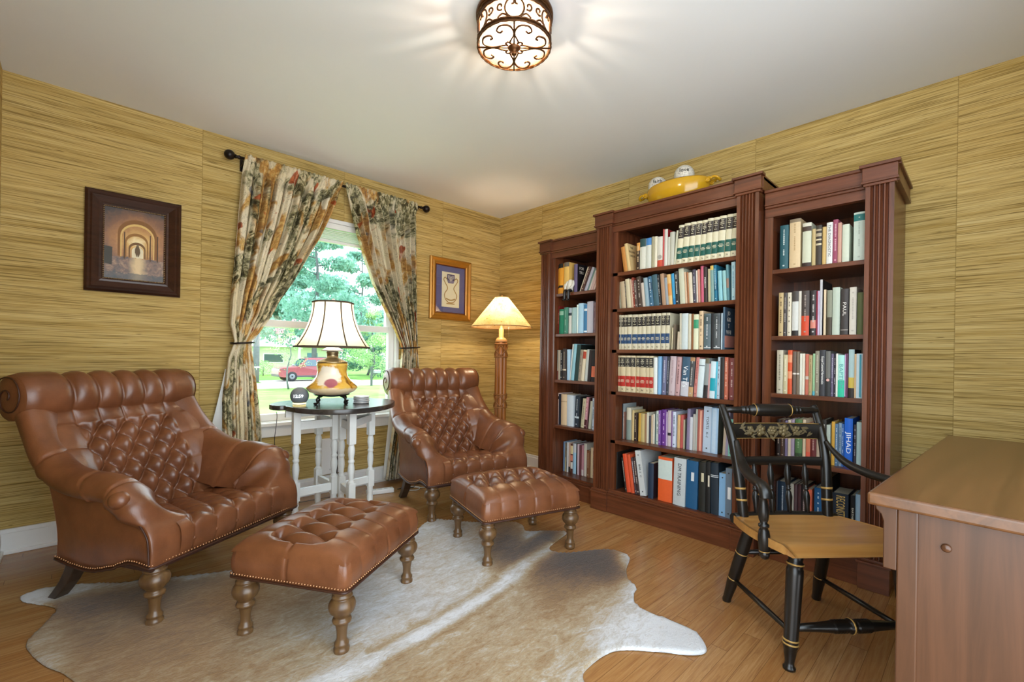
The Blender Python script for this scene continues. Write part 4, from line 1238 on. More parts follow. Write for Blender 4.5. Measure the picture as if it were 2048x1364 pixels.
# legs: (foot, top)
def turned(p, q, prof, name, mat=M_black, bands=(), par=None, seg=16):
    p, q = Vector(p), Vector(q); d = q - p; rot = Vector((0, 0, 1)).rotation_difference(d.normalized()).to_matrix().to_4x4(); M = Matrix.Translation(p) @ rot
    o = MB().lathe([(r, t * d.length) for t, r in prof], seg, (0, 0, 0), M).build(name, mat, par or hc)
    for t, r in bands: MB().lathe([(r * .9, (t - .008) * d.length), (r, (t - .006) * d.length), (r * 1.03, t * d.length), (r, (t + .006) * d.length), (r * .9, (t + .008) * d.length)], seg, (0, 0, 0), M, False).build('gold_ring', M_gold, o)
    return o
FL = [(0, .019), (.02, .02), (.035, .015), (.06, .014), (.13, .019), (.17, .021), (.185, .0235), (.25, .0225), (.60, .0255), (.76, .027), (.80, .026), (.815, .0225), (.83, .0255), (.85, .026), (.862, .021), (.90, .024), (.96, .022), (1, .014)]
for sx in (-1, 1): turned((sx * .222, -.215, 0), (sx * .185, -.19, .412), FL, 'leg', bands=((.205, .0245), (.235, .0243), (.842, .0272)))
RL = [(0, .016), (.02, .018), (.05, .0165), (.25, .0225), (.45, .0235), (.7, .024), (.9, .022), (1, .02)]
for sx in (-1, 1): turned((sx * .203, .215, 0), (sx * .165, .10, .385), RL, 'leg', bands=((.30, .0228), (.62, .0242)))
turned((-.208, -.207, .135), (.208, -.207, .135), [(0, .011), (.2, .015), (.30, .018), (.33, .0195)] + [(.34 + .012 * k, .0195 + .003 * (k % 2)) for k in range(10)] + [(.47, .018), (.485, .024), (.5, .026), (.515, .024), (.53, .018)] + [(.545 + .012 * k, .0195 + .003 * (k % 2)) for k in range(10)] + [(.67, .0195), (.7, .018), (.8, .015), (1, .011)], 'front_stretcher', bands=((.5, .0262),))
for sx in (-1, 1):
    turned((sx * .206, -.2, .115), (sx * .192, .18, .11), [(0, .008), (.5, .0105), (1, .008)], 'side_stretcher')
turned((-.185, .155, .235), (.185, .155, .235), [(0, .0085), (.5, .011), (1, .0085)], 'rear_stretcher')
# back posts
for sx in (-1, 1):
    pts = crom([(sx * .182, .128, .365), (sx * .186, .14, .46), (sx * .194, .158, .58), (sx * .202, .19, .70), (sx * .209, .238, .80), (sx * .212, .262, .838)], 26)
    b = MB(); b.tube(pts, [.0205 - .0 * k for k in range(8)] + [.0205 - .00035 * k for k in range(18)], 14, flat=None); o = b.build('back_post', M_black, hc)
    for k in (5, 7):
        q = Vector(pts[k]); MB().tube([q - Vector((0, .0006, .004)), q + Vector((0, .0006, .004))], .0213, 14).build('gold_ring', M_gold, o)
def across(z, yb, h, t, name, half, mat=M_black):
    b = MB(); N = 16
    def f(u, v):
        x = -half + 2 * half * u; c = .018 * (1 - (x / half) ** 2); a = 2 * pi * v
        return (x, yb + c + t * cos(a) * (1 if abs(cos(a)) > 1e-6 else 0), z + h * max(-1, min(1, 1.6 * sin(a))) / 1)
    b.grid(lambda v, u: f(u, v), 12, N, wrap=True); return b.build(name, mat, hc)
pil = across(.735, .205, .034, .009, 'stencilled_slat', .205)
low = across(.612, .168, .018, .009, 'lower_rail', .197)
# stencilled flowers and leaves on the slat
b = MB(); rnd = random.Random(5)
def stc(x, z): return Matrix.Translation((x, .205 + .018 * (1 - (x / .205) ** 2) - .0094, z)) @ Matrix.Rotation(-pi / 2, 4, 'X') @ Matrix.Rotation(pi, 4, 'X')
M_sten2 = simple('dim_gold_stencil', '6e6040', .5, .2, .3, 80)
for x, r in ((-.115, .022), (-.065, .026), (-.01, .022), (.045, .028), (.10, .022)):
    for k in range(6):
        a = 2 * pi * k / 6 + x * 9
        b.lathe([(.0, .0), (r * .5, .0006), (1e-5, .0012)], 10, (r * .55 * cos(a), r * .55 * sin(a), 0), Matrix.Translation((x, .205 + .018 * (1 - (x / .205) ** 2) - .0085, .735)) @ Matrix.Rotation(pi / 2, 4, 'X'), False)
    b.lathe([(r * .3, .0), (r * .25, .0016), (1e-5, .002)], 10, (0, 0, 0), Matrix.Translation((x, .205 + .018 * (1 - (x / .205) ** 2) - .0085, .735)) @ Matrix.Rotation(pi / 2, 4, 'X'), False)
b.build('stencil_flowers', M_sten2, pil)
b = MB()
for k in range(44):
    x = -.165 + .33 * k / 43; a = rnd.uniform(-1, 1) + (0 if x < 0 else pi); L = rnd.uniform(.022, .038); zz = .735 + rnd.uniform(-.018, .018)
    pr = [(0, 0), (L * .3, L * .16), (L * .65, L * .12), (L, 0), (L * .65, -L * .12), (L * .3, -L * .16)]
    b.prism(pr, 0, .0007, Matrix.Translation((x, .205 + .018 * (1 - (x / .205) ** 2) - .0085, zz)) @ Matrix.Rotation(pi / 2, 4, 'X') @ Matrix.Rotation(a, 4, 'Z'))
b.build('stencil_leaves', M_sten, pil)
for zz in (.768, .703):
    MB().tube([(x, .2048 + .018 * (1 - (x / .205) ** 2) - .0088, zz) for x in [-.19 + .38 * k / 20 for k in range(21)]], .0011, 5).build('gold_line', M_gold, pil)
# crest rail with the pillow turning
CP = [(0, .012), (.06, .0135), (.16, .0145), (.18, .013), (.19, .0175), (.205, .0175), (.215, .013), (.225, .018), (.245, .018), (.255, .014), (.265, .020), (.29, .022), (.30, .0225), (.31, .0245)]
crest = turned((-.21, .238, .822), (.21, .238, .822), CP + [(1 - t, r) for t, r in reversed(CP)], 'crest_rail')
MB().lathe([(.0225, -.08), (.0265, -.078), (.0275, -.07), (.0275, .07), (.0265, .078), (.0225, .08)], 20, (0, 0, 0), Matrix.Translation((0, .238, .822)) @ Matrix.Rotation(pi / 2, 4, 'Y')).build('crest_pillow', M_black, crest)
for sx in (-.08, .08): MB().lathe([(.0268, sx - .0016), (.0282, sx), (.0268, sx + .0016)], 20, (0, 0, 0), Matrix.Translation((0, .238, .822)) @ Matrix.Rotation(pi / 2, 4, 'Y'), False).build('gold_ring', M_gold, crest)
# spindles below the lower rail
SPP = [(0, .008), (.18, .009), (.36, .0135), (.46, .010), (.49, .006), (.505, .010), (.525, .0105), (.54, .006), (.56, .0105), (.575, .006), (.60, .0095), (.80, .0135), (.92, .008), (1, .006)]
for x in (-.115, -.04, .035, .11): turned((x, .135 + .02 * (1 - (x / .2) ** 2), .385), (x, .163 + .018 * (1 - (x / .2) ** 2), .602), SPP, 'spindle', seg=12)
# arms and their turned supports
for sx in (-1, 1):
    pts = crom([(sx * .197, .165, .70), (sx * .205, .135, .665), (sx * .222, .08, .625), (sx * .245, .0, .603), (sx * .262, -.075, .598), (sx * .270, -.12, .596), (sx * .272, -.145, .582), (sx * .272, -.155, .555)], 34)
    b = MB(); b.tube(pts, [.010 + .012 * sstep(0, 14, k) for k in range(34)], 12, flat=.72); b.build('arm', M_black, hc)
    turned((sx * .262, -.135, .335), (sx * .268, -.128, .592), [(0, .004), (.02, .012), (.06, .017), (.10, .018), (.11, .015), (.13, .019), (.30, .021), (.40, .017), (.43, .012), (.45, .018), (.48, .018), (.50, .011), (.55, .016), (.66, .0195), (.78, .014), (.86, .012), (.88, .016), (.9, .012), (1, .014)], 'arm_support', bands=((.115, .0175), (.885, .0165)))

# ---------------------------------------------------------------- desk at the right
M_desk = wood('worn_mahogany_desk', '38210f', '5c3a24', 2, .33, 7, .5); M_deskt = wood('worn_mahogany_desk_top', '472d18', '704a2c', 0, .26, 6, .55)
dk = thing('desk', 'dark mahogany desk with worn top edge in the right foreground', 'desk', (-1.806, -3.247, 0), radians(-3.4))
MB().box(0, 1.275, -.60, 0, .722, .75).build('desk_top', M_deskt, dk, bevel=.006, seg=3)
def legs_panel(x0, x1):
    MB().box(x0, x1, -.085, -.05, .0, .722).build('end_stile', M_desk, dk, bevel=.003); MB().box(x0, x1, -.58, -.545, .0, .722).build('end_stile', M_desk, dk, bevel=.003)
    MB().box(x0 + .006, x1 - .004, -.547, -.083, .05, .722).build('end_panel', M_desk, dk)
legs_panel(.018, .05); legs_panel(1.225, 1.257)
MB().lathe([(.0075, 0), (.0085, .003), (.006, .006), (1e-5, .007)], 16, (0, 0, 0), Matrix.Translation((.024, -.128, .660)) @ Matrix.Rotation(-pi / 2, 4, 'Y')).build('panel_button', M_desk, dk)
# curved brackets under the front edge and the drawer apron between them
for x0 in (.02, 1.223):
    pr = [(-.011, .722), (-.013, .711), (-.022, .702), (-.026, .688), (-.0265, .585), (-.05, .585), (-.05, .722)]
    b = MB(); n = len(pr); b.add([(x0, y, z) for y, z in pr] + [(x0 + .032, y, z) for y, z in pr], [tuple(range(n)), tuple(reversed(range(n, 2 * n)))] + [(i, n + i, n + (i + 1) % n, (i + 1) % n) for i in range(n)])
    b.build('corner_bracket', M_desk, dk, bevel=.002)
MB().box(.052, 1.223, -.07, -.05, .60, .722).build('apron', M_desk, dk, bevel=.002)
dr = MB().box(.12, 1.15, -.05, -.042, .622, .708).build('drawer', M_desk, dk, bevel=.003)
for x in (.38, .9): MB().lathe([(.006, 0), (.007, .01), (.014, .018), (.012, .024), (1e-5, .026)], 16, (0, 0, 0), Matrix.Translation((x, -.042, .665)) @ Matrix.Rotation(-pi / 2, 4, 'X')).build('drawer_knob', M_brass, dr)
MB().box(.05, 1.225, -.56, -.55, .2, .722).build('back_panel', M_desk, dk)

# ---------------------------------------------------------------- cowhide rug
RUG = [(-3.25, -.649), (-3.235, -.72), (-3.14, -.87), (-3.165, -.98), (-3.205, -1.10), (-3.19, -1.20), (-3.152, -1.316), (-3.11, -1.40), (-3.08, -1.48), (-3.02, -1.62), (-2.96, -1.78), (-2.93, -1.96), (-2.95, -2.14), (-3.0, -2.34), (-2.97, -2.5), (-2.86, -2.55), (-2.74, -2.46), (-2.6, -2.42),
       (-2.42, -2.50), (-2.28, -2.66), (-2.16, -2.82), (-2.06, -2.86), (-1.98, -2.78), (-1.93, -2.64), (-1.902, -2.55), (-1.847, -2.523), (-1.702, -2.534), (-1.592, -2.64), (-1.53, -2.72), (-1.475, -2.755), (-1.423, -2.732), (-1.376, -2.674), (-1.372, -2.60), (-1.385, -2.50), (-1.375, -2.42), (-1.307, -2.37), (-1.255, -2.35), (-1.21, -2.28), (-1.13, -2.22), (-1.04, -2.18), (-.995, -2.15), (-.985, -2.08), (-1.01, -2.015), (-1.10, -1.96),
       (-1.19, -1.915), (-1.24, -1.86), (-1.225, -1.80), (-1.11, -1.765), (-1.0, -1.735), (-.99, -1.70), (-1.06, -1.62), (-1.147, -1.55), (-1.10, -1.47), (-1.10, -1.40), (-1.16, -1.35), (-1.33, -1.20), (-1.40, -1.10), (-1.45, -1.05), (-1.53, -1.05), (-1.66, -1.13), (-1.78, -1.16), (-1.95, -1.10), (-2.08, -1.06), (-2.25, -1.0), (-2.42, -.98), (-2.56, -.96), (-2.70, -.90), (-2.85, -.82), (-2.95, -.77), (-3.03, -.70), (-3.12, -.64), (-3.2, -.62)]
RP = crom(RUG + [RUG[0]], 620)[:-1]
def inside(x, y, P):
    c = False; j = len(P) - 1
    for i in range(len(P)):
        if (P[i][1] > y) != (P[j][1] > y) and x < (P[j][0] - P[i][0]) * (y - P[i][1]) / (P[j][1] - P[i][1]) + P[i][0]: c = not c
        j = i
    return c
# colour blobs of the hide, with sky reflections painted into the pale grey middle ones: (x, y, rx, ry, angle, tone, weight); tone 0 white, 1 grey-tan, 2 brown
BL = [(-2.9, -1.12, .36, .30, -40, 1.05, 1.4), (-2.62, -1.32, .34, .28, -30, .85, 1.2), (-2.98, -.95, .18, .11, -20, 1.4, 1), (-2.85, -1.45, .25, .3, -30, .95, 1), (-2.62, -1.78, .22, .14, -35, .8, .8), (-1.20, -2.06, .20, .15, 40, 1.75, 2), (-1.34, -1.95, .22, .12, 35, 1.7, 1.6), (-1.5, -2.12, .26, .14, 30, 1.0, 1.2), (-1.7, -2.2, .4, .25, 20, .62, 1), (-2.0, -2.3, .4, .22, 10, .72, 1), (-2.4, -2.3, .4, .25, 0, .85, 1),
      (-1.38, -1.62, .24, .08, 45, 1.45, 1.4), (-1.24, -1.72, .22, .05, 15, 1.6, 1.4), (-1.25, -1.42, .16, .12, 30, 1.0, .9), (-1.6, -1.45, .3, .16, 30, .42, .8), (-1.95, -1.55, .4, .16, 40, .36, 1), (-2.15, -1.2, .4, .12, 20, .25, 1), (-1.46, -2.66, .16, .14, 40, .0, 2.5), (-1.62, -2.52, .14, .12, 20, .1, 1.6), (-1.3, -2.42, .12, .08, 45, .15, 1.6), (-1.06, -2.19, .10, .06, 40, .1, 1.8), (-3.18, -.68, .12, .08, 0, .1, 2), (-2.7, -.88, .5, .07, -20, .1, 1.6), (-3.16, -1.2, .06, .2, 0, .35, 1.2)]
def tone(x, y):
    s = .55 * .36; w = .55
    for bx, by, rx, ry, an, tn, wt in BL:
        a = radians(an); dx, dy = x - bx, y - by; u = (dx * cos(a) + dy * sin(a)) / rx; v = (-dx * sin(a) + dy * cos(a)) / ry
        g = wt * math.exp(-(u * u + v * v) ** 1.3); s += g * tn; w += g
    # pale spine of the hide
    p, q = Vector((-2.6, -2.0)), Vector((-1.25, -1.86)); d = (q - p).normalized(); r = Vector((x, y)) - p; t = r.dot(d); dist = abs(r.x * -d.y + r.y * d.x + .05 * sin(t * 3))
    sp = math.exp(-(dist / .055) ** 2) if 0 < t < (q - p).length + .1 else 0
    st_ = math.exp(-((dist - .05) / .022) ** 2) if .25 < t < .95 else 0
    return max(0, 1.3 * s / w * (1 - .6 * sp) + .35 * st_)
st = .014; nx = int(2.35 / st); ny = int(2.4 / st); X0, Y0 = -3.3, -2.92
ins = [[inside(X0 + i * st, Y0 + j * st, RP) for i in range(nx + 1)] for j in range(ny + 1)]
used = {}; vs = []; fs = []
def near(x, y):
    best = None; bd = 1e9
    for (a, c) in zip(RP, RP[1:] + RP[:1]):
        if abs(a[0] - x) > .05 or abs(a[1] - y) > .05: continue
        ex, ey = c[0] - a[0], c[1] - a[1]; t = max(0, min(1, ((x - a[0]) * ex + (y - a[1]) * ey) / (ex * ex + ey * ey + 1e-12)))
        px_, py_ = a[0] + t * ex, a[1] + t * ey; d = (px_ - x) ** 2 + (py_ - y) ** 2
        if d < bd: bd = d; best = (px_, py_)
    return best
edgeflag = []
def vid(i, j):
    if (i, j) in used: return used[(i, j)]
    x, y = X0 + i * st, Y0 + j * st; e = 0
    if not ins[j][i]:
        q = near(x, y)
        if q: x, y = q
        e = 1
    z = .0105 + .0035 * sin(x * 9 + 2 * sin(y * 7)) * sin(y * 8 + 1) if not e else .004
    used[(i, j)] = len(vs); vs.append((x, y, z)); edgeflag.append(e); return used[(i, j)]
for j in range(ny):
    for i in range(nx):
        if ins[j][i] or ins[j][i + 1] or ins[j + 1][i] or ins[j + 1][i + 1]: fs.append((vid(i, j), vid(i + 1, j), vid(i + 1, j + 1), vid(i, j + 1)))
def hide_mat():
    t = NT('cowhide'); at = t.n('ShaderNodeAttribute', attribute_name='tone'); v = t.coord()
    n1 = t.noise(t.coord('Object', (11, 26, 16)), 1.0, 6, .72, 1.2); n2 = t.noise(t.coord('Object', (70, 130, 80)), 1.0, 4, .7, .5)
    n3 = t.noise(v, 3.2, 4, .6, 1.0)
    s_ = t.math('ADD', at.outputs['Fac'], t.math('MULTIPLY', t.math('SUBTRACT', n1, .5), 1.15))
    s_ = t.math('ADD', s_, t.math('MULTIPLY', t.math('SUBTRACT', n2, .5), .6)); s_ = t.math('ADD', s_, t.math('MULTIPLY', t.math('SUBTRACT', n3, .5), .5))
    s_ = t.math('DIVIDE', s_, 2.0)
    c = t.ramp(s_, [(.10, 'd4d5d8'), (.23, 'b9b4ae'), (.36, 'a48f6e'), (.50, '8a683a'), (.72, '5c3e20'), (.92, '3a2612')])
    t.base(c); t.bump(t.math('ADD', t.math('MULTIPLY', n2, 1.2), n1), .6, .006)
    return t.set(.6, 0, .35, **{'Sheen Weight': .25})
b = MB(); b.add(vs, fs, True)
rg = b.build('cowhide_rug', hide_mat()); me = rg.data
at = me.attributes.new('tone', 'FLOAT', 'POINT'); at.data.foreach_set('value', [tone(x, y) if not e else max(.0, tone(x, y) * .8) for (x, y, z), e in zip(vs, edgeflag)])
md = rg.modifiers.new('thick', 'SOLIDIFY'); md.thickness = .0035; md.offset = -1
tag(rg, 'white grey and brown cowhide rug on the oak floor', 'rug')
# ---------------------------------------------------------------- curtains
def curtain_mat():
    t = NT('printed_toile_linen'); uv = t.n('ShaderNodeTexCoord').outputs['UV']
    def mp(sx, sy, lx=0, ly=0):
        m = t.n('ShaderNodeMapping'); m.inputs['Scale'].default_value = (sx, sy, 1); m.inputs['Location'].default_value = (lx, ly, 0); t.l(uv, m.inputs['Vector']); return m.outputs['Vector']
    big = t.noise(mp(3.6, 2.6), 1, 3, .55, .6); big2 = t.noise(mp(4.2, 3.2, 7, 3), 1, 3, .55, .8); big3 = t.noise(mp(7, 6, 2, 9), 1, 2, .5, .5)
    fine = t.noise(mp(46, 46), 1, 4, .7, 1.6); mid = t.noise(mp(19, 19, 4, 1), 1, 4, .65, 1.4)
    c = t.ramp(t.noise(mp(2, 2, 5, 5), 1, 3, .5), [(.3, 'd6c8a2'), (.7, 'ebe1c8')])
    gold = t.ramp(big2, [(.50, 0.0), (.56, 1.0)])
    c = t.mix(t.math('MULTIPLY', gold, .9), c, t.ramp(mid, [(.30, '7a4a1a'), (.48, 'b5802f'), (.66, 'd9b468')]))
    fol = t.ramp(big, [(.52, 0.0), (.56, 1.0)])
    lf = t.ramp(mid, [(.30, '26271e'), (.42, '4c4c34'), (.49, '8c8862'), (.58, 'd2c8a4')])
    c = t.mix(t.math('MULTIPLY', fol, .92), c, lf)
    ed = t.math('MULTIPLY', fol, t.ramp(fine, [(.56, 0.0), (.62, 1.0)])); c = t.mix(t.math('MULTIPLY', ed, .55), c, '34342a')
    tw = t.ramp(t.noise(mp(12, 7, 3, 3), 1, 4, .6, 2.5), [(.475, 0.0), (.49, 1.0), (.505, 0.0)]); c = t.mix(t.math('MULTIPLY', tw, .6), c, '4a3c24')
    red = t.ramp(big3, [(.66, 0.0), (.69, 1.0)]); c = t.mix(t.math('MULTIPLY', red, .9), c, t.ramp(mid, [(.35, '7a2c16'), (.6, 'b85a2c')]))
    blu = t.ramp(t.noise(mp(6, 6, 11, 4), 1, 2, .5), [(.70, 0.0), (.73, 1.0)]); c = t.mix(t.math('MULTIPLY', blu, .7), c, '47546a')
    t.base(c); t.set(.85, 0, .15)
    tr = t.n('ShaderNodeBsdfTranslucent'); t.l(c, tr.inputs[0]); mx = t.n('ShaderNodeMixShader'); mx.inputs[0].default_value = .18
    t.l(t.b.outputs[0], mx.inputs[1]); t.l(tr.outputs[0], mx.inputs[2]); t.l(mx.outputs[0], t.o.inputs['Surface'])
    return t.m
M_curt = curtain_mat(); M_lining = simple('white_curtain_lining', 'dcdcd6', .85, 0, .04, 20)
def interp(tab, z):
    tab = sorted(tab)
    if z <= tab[0][0]: return tab[0][1]
    for (a, b_), (c, d) in zip(tab, tab[1:]):
        if a <= z <= c: return b_ + (d - b_) * (z - a) / (c - a)
    return tab[-1][1]
TIE = 1.10
def curtain(name, label, outer, inner, folds, side, seed, lin_tab):
    R = thing('curtain', label, 'curtain', ((outer[0][1] + inner[0][1]) / 2, -.085, .02), 0, 'patterned window curtains')
    ox, oy, oz = R.location
    NU, NV = 170, 150
    zs = [2.322 - (2.322 - .025) * (k / NV) for k in range(NV + 1)]
    b = MB(); uvs = []
    def f(u, v):
        z = zs[int(round(v * NV))]; a, c = interp(outer, z), interp(inner, z); x = a + (c - a) * u
        wdt = abs(c - a); gather = math.exp(-((z - TIE) / .16) ** 2)
        amp = min(.032, .009 + .05 * min(1, wdt / .6)) * (1 - .35 * gather); top = sstep(2.27, 2.17, z)
        ph = 2 * pi * folds * u + seed + .5 * sin(3.1 * z + seed)
        y = amp * (.12 + .88 * top) * (sin(ph) + .35 * sin(2.3 * ph + 1.3 + z) * top) + (1 - top) * .006 * sin(ph * 2.7)
        x += .006 * sin(ph * 1.0 + 1.2) * top
        y -= .0165 * sstep(2.22, 2.28, z)
        z2 = z + .004 * sin(ph * 2) * (1 - sstep(2.312, 2.29, z))
        return (x - ox, -.085 + y - .012 * gather - oy, z2 - oz)
    b.grid(f, NU, NV); o = b.build('panel', M_curt, R)
    uvl = o.data.uv_layers.new(name='UVMap')
    for poly in o.data.polygons:
        for li, vi in zip(poly.loop_indices, poly.vertices):
            j, i = divmod(vi, NU + 1); uvl.data[li].uv = (i / NU * 1.15 + seed, (2.312 - zs[j]) + .2 * seed)
    md = o.modifiers.new('solid', 'SOLIDIFY'); md.thickness = .002
    # white lining where it swings out past the edge
    lb = MB()
    lb.grid(lambda u, v: (interp(lin_tab[0], lin_tab[2] - (lin_tab[2] - .03) * v) * (1 - u) + interp(lin_tab[1], lin_tab[2] - (lin_tab[2] - .03) * v) * u - ox, -.052 + .004 * sin(6 * u) - oy, lin_tab[2] - (lin_tab[2] - .03) * v - oz), 8, 24)
    l_ = lb.build('lining', M_lining, R); md = l_.modifiers.new('solid', 'SOLIDIFY'); md.thickness = .0015
    return R
LO = [(2.312, -2.318), (2.259, -2.325), (1.956, -2.347), (1.695, -2.366), (1.405, -2.385), (1.22, -2.39), (1.11, -2.36), (1.0, -2.395), (.736, -2.42), (.48, -2.414), (.0, -2.42)]
LI = [(2.312, -1.672), (2.292, -1.68), (2.066, -1.755), (1.866, -1.839), (1.713, -1.917), (1.532, -2.005), (1.395, -2.087), (1.286, -2.138), (1.173, -2.214), (1.112, -2.264), (1.06, -2.262), (.825, -2.224), (.557, -2.2), (.423, -2.195), (0, -2.18)]
curtain('c', 'left floral patterned curtain gathered behind the left armchair', LO, LI, 9.5, -1, .8, ([(.03, -2.56), (.52, -2.483), (.86, -2.415), (.95, -2.40)], [(0, -2.40), (2, -2.39)], .93))
RI = [(2.312, -1.656), (2.288, -1.653), (2.129, -1.612), (1.95, -1.562), (1.769, -1.499), (1.585, -1.421), (1.435, -1.334), (1.281, -1.243), (1.12, -1.165), (1.085, -1.155), (.915, -1.165), (.466, -1.22), (.187, -1.262), (.0, -1.285)]
RO = [(2.312, -1.03), (1.927, -1.03), (1.506, -1.022), (1.15, -1.008), (1.083, -1.005), (.92, -.99), (.4, -1.02), (0, -1.06)]
curtain('c', 'right floral patterned curtain hanging behind the far armchair', RO, RI, 9.5, 1, 2.3, ([(.03, -1.29), (.6, -1.235), (1.0, -1.175)], [(0, -1.05), (2, -1.03)], 1.0))
M_rod = simple('dark_bronze_rod', '221a17', .35, .6, .15, 20)
rd = thing('curtain_rod', 'dark bronze curtain rod with ball finials over the window', 'curtain rod', (-1.69, -.085, 2.297))
MB().tube([(-.66, 0, 0), (.70, 0, 0)], .0095, 14).build('rod', M_rod, rd)
for sx in (-1, 1):
    b = MB(); b.lathe([(.010, 0), (.014, .004), (.010, .010), (.009, .016), (.013, .022), (.013, .026), (.010, .03)] + [(.031 * sin(radians(a)), .058 - .031 * cos(radians(a))) for a in range(20, 181, 10)], 20, (0, 0, 0), Matrix.Translation((-.655 if sx < 0 else .697, 0, 0)) @ Matrix.Rotation(sx * pi / 2, 4, 'Y'), False)
    b.build('finial', M_rod, rd)
    x = -.628 if sx < 0 else .672
    b = MB(); b.box(x - .009, x + .009, .076, .0845, -.06, .03); b.build('bracket', M_rod, rd, bevel=.002)
    MB().tube(crom([(x, .078, -.03), (x, .05, -.025), (x, .02, -.018), (x, 0, -.012)], 8), .006, 8).build('bracket_arm', M_rod, rd)
for x0, x1, lb in ((-2.375, -2.255, 'dark tieback holding the left curtain'), (-1.168, -.998, 'dark tieback holding the right curtain')):
    xm = (x0 + x1) / 2; hw_ = (x1 - x0) / 2 + .006
    o = MB().tube([(xm + hw_ * cos(2 * pi * k / 30), -.097 + .050 * sin(2 * pi * k / 30), TIE + .006 * cos(2 * pi * k / 30)) for k in range(30)], .006, 8, True)
    xw = x0 + .01 if x0 < -2 else x1 - .01
    o.tube([(xw, -.06, TIE), (xw, -.001, TIE)], .005, 8)
    tag(o.build('curtain_tieback', M_rod), lb, 'tieback')

# ---------------------------------------------------------------- pictures
M_frd = wood('dark_walnut_frame', '26130c', '4a2a1c', 0, .3, 10, .5); M_frg = simple('gold_leaf_frame', 'a87526', .35, .45, .2, 30, .6); M_bead = simple('gilt_beading', 'a8906a', .35, .6, .2, 60)
def frame(root, w_, h_, prof, mat, name='frame'):
    """mitred frame: prof is a list of (inset from the outer edge, depth from the wall)"""
    b = MB(); n = len(prof)
    for (d0, y0), (d1, y1) in zip(prof, prof[1:]):
        c = [(-w_ / 2 + d, -y, -h_ / 2 + d) for d, y in ((d0, y0), (d1, y1))]
        def ring(d, y): return [(-w_ / 2 + d, -y, -h_ / 2 + d), (w_ / 2 - d, -y, -h_ / 2 + d), (w_ / 2 - d, -y, h_ / 2 - d), (-w_ / 2 + d, -y, h_ / 2 - d)]
        b.add(ring(d0, y0) + ring(d1, y1), [(k, (k + 1) % 4, 4 + (k + 1) % 4, 4 + k) for k in range(4)])
    return b.build(name, mat, root)
pa = thing('picture', 'alley painting in a wide dark walnut frame on the left of the window', 'picture', (-2.8545, -.002, 1.6495))
frame(pa, .429, .563, [(0, 0), (0, .022), (.012, .03), (.022, .024), (.03, .028), (.06, .012), (.07, .014), (.078, .010), (.084, .004)], M_frd)
b = MB()
for k in range(150):
    t_ = k / 150 * 4; s_ = int(t_); f_ = t_ - s_; hw_, hh_ = .429 / 2 - .079, .563 / 2 - .079
    x, z = ((-hw_ + 2 * hw_ * f_, -hh_), (hw_, -hh_ + 2 * hh_ * f_), (hw_ - 2 * hw_ * f_, hh_), (-hw_, hh_ - 2 * hh_ * f_))[s_]
    b.ball((x, -.012, z), .0034, 6, 4)
b.build('beading', M_bead, pa)
def paint_mat(name, fn):
    t = NT(name); v = t.coord(); sp = t.n('ShaderNodeSeparateXYZ'); t.l(v, sp.inputs[0]); t.base(fn(t, v, sp)); return t.set(.35, 0, .4)
def alley(t, v, sp):
    x, z = sp.outputs[0], sp.outputs[2]; n = t.noise(v, 30, 5, .7, .8); n2 = t.noise(v, 10, 3, .6)
    d = t.n('ShaderNodeVectorMath'); d.operation = 'DISTANCE'; t.l(v, d.inputs[0]); d.inputs[1].default_value = (.014, 0, .015)
    q = t.math('ADD', d.outputs['Value'], t.math('MULTIPLY', t.math('SUBTRACT', n, .5), .07)); q = t.math('ADD', q, t.math('MULTIPLY', t.math('SUBTRACT', n2, .5), .07))
    c = t.ramp(t.math('MULTIPLY', q, 4.5), [(.04, 'efd9a0'), (.22, 'd0a04a'), (.45, 'a86e28'), (.68, '7a4c20'), (.95, '33261c')])
    fz = t.math('ADD', z, t.math('MULTIPLY', n, .03)); fl_ = t.ramp(fz, [(.43, 1.0), (.46, 0.0)]) if False else t.math('LESS_THAN', fz, -.06)
    fc = t.ramp(n, [(.3, '3a3230'), (.52, '7a5a44'), (.72, 'b08a62')])
    gx = t.math('ABSOLUTE', t.math('ADD', x, -.012)); gl = t.ramp(t.math('ADD', gx, t.math('MULTIPLY', n2, .05)), [(.03, .85), (.07, 0.0)])
    fc = t.mix(gl, fc, 'e2c48c'); fc = t.mix(t.math('MULTIPLY', t.math('LESS_THAN', fz, -.15), .7), fc, '2c3234')
    return t.mix(fl_, c, fc)
M_alley = paint_mat('alley_painting_pigment', alley)
MB().box(-.134, .134, -.006, -.001, -.2, .2).build('painting', M_alley, pa)
def arch(cx, zb, w_, h_, n=14): return [(cx - w_, zb), (cx + w_, zb), (cx + w_, zb + h_)] + [(cx + w_ * cos(pi * k / n), zb + h_ + w_ * sin(pi * k / n)) for k in range(1, n)] + [(cx - w_, zb + h_)]
XZ = Matrix.Rotation(pi / 2, 4, 'X')
def flat(nm, out, col, lay, root):
    return MB().prism(out, 0, .0004, Matrix.Translation((0, -.006 - .0004 * lay, 0)) @ XZ).build(nm, M_book, root, col=col)
def arcline(cx, zb, w_, h_, wd2, col, lay):
    o_ = arch(cx, zb, w_, h_)[2:]; b = MB(); zz = -.0063 - .0004 * lay
    pts = [(cx + w_, zz, zb)] + [(x, zz, z) for x, z in o_] + [(cx - w_, zz, zb)]
    b.add([(cx + (x - cx) * f, y, zb + (z - zb) * f) for x, y, z in pts for f in (1, 1 - wd2 / w_)], [(2 * i, 2 * i + 1, 2 * i + 3, 2 * i + 2) for i in range(len(pts) - 1)]); b.build('painted_arch', M_book, pa, col=col)
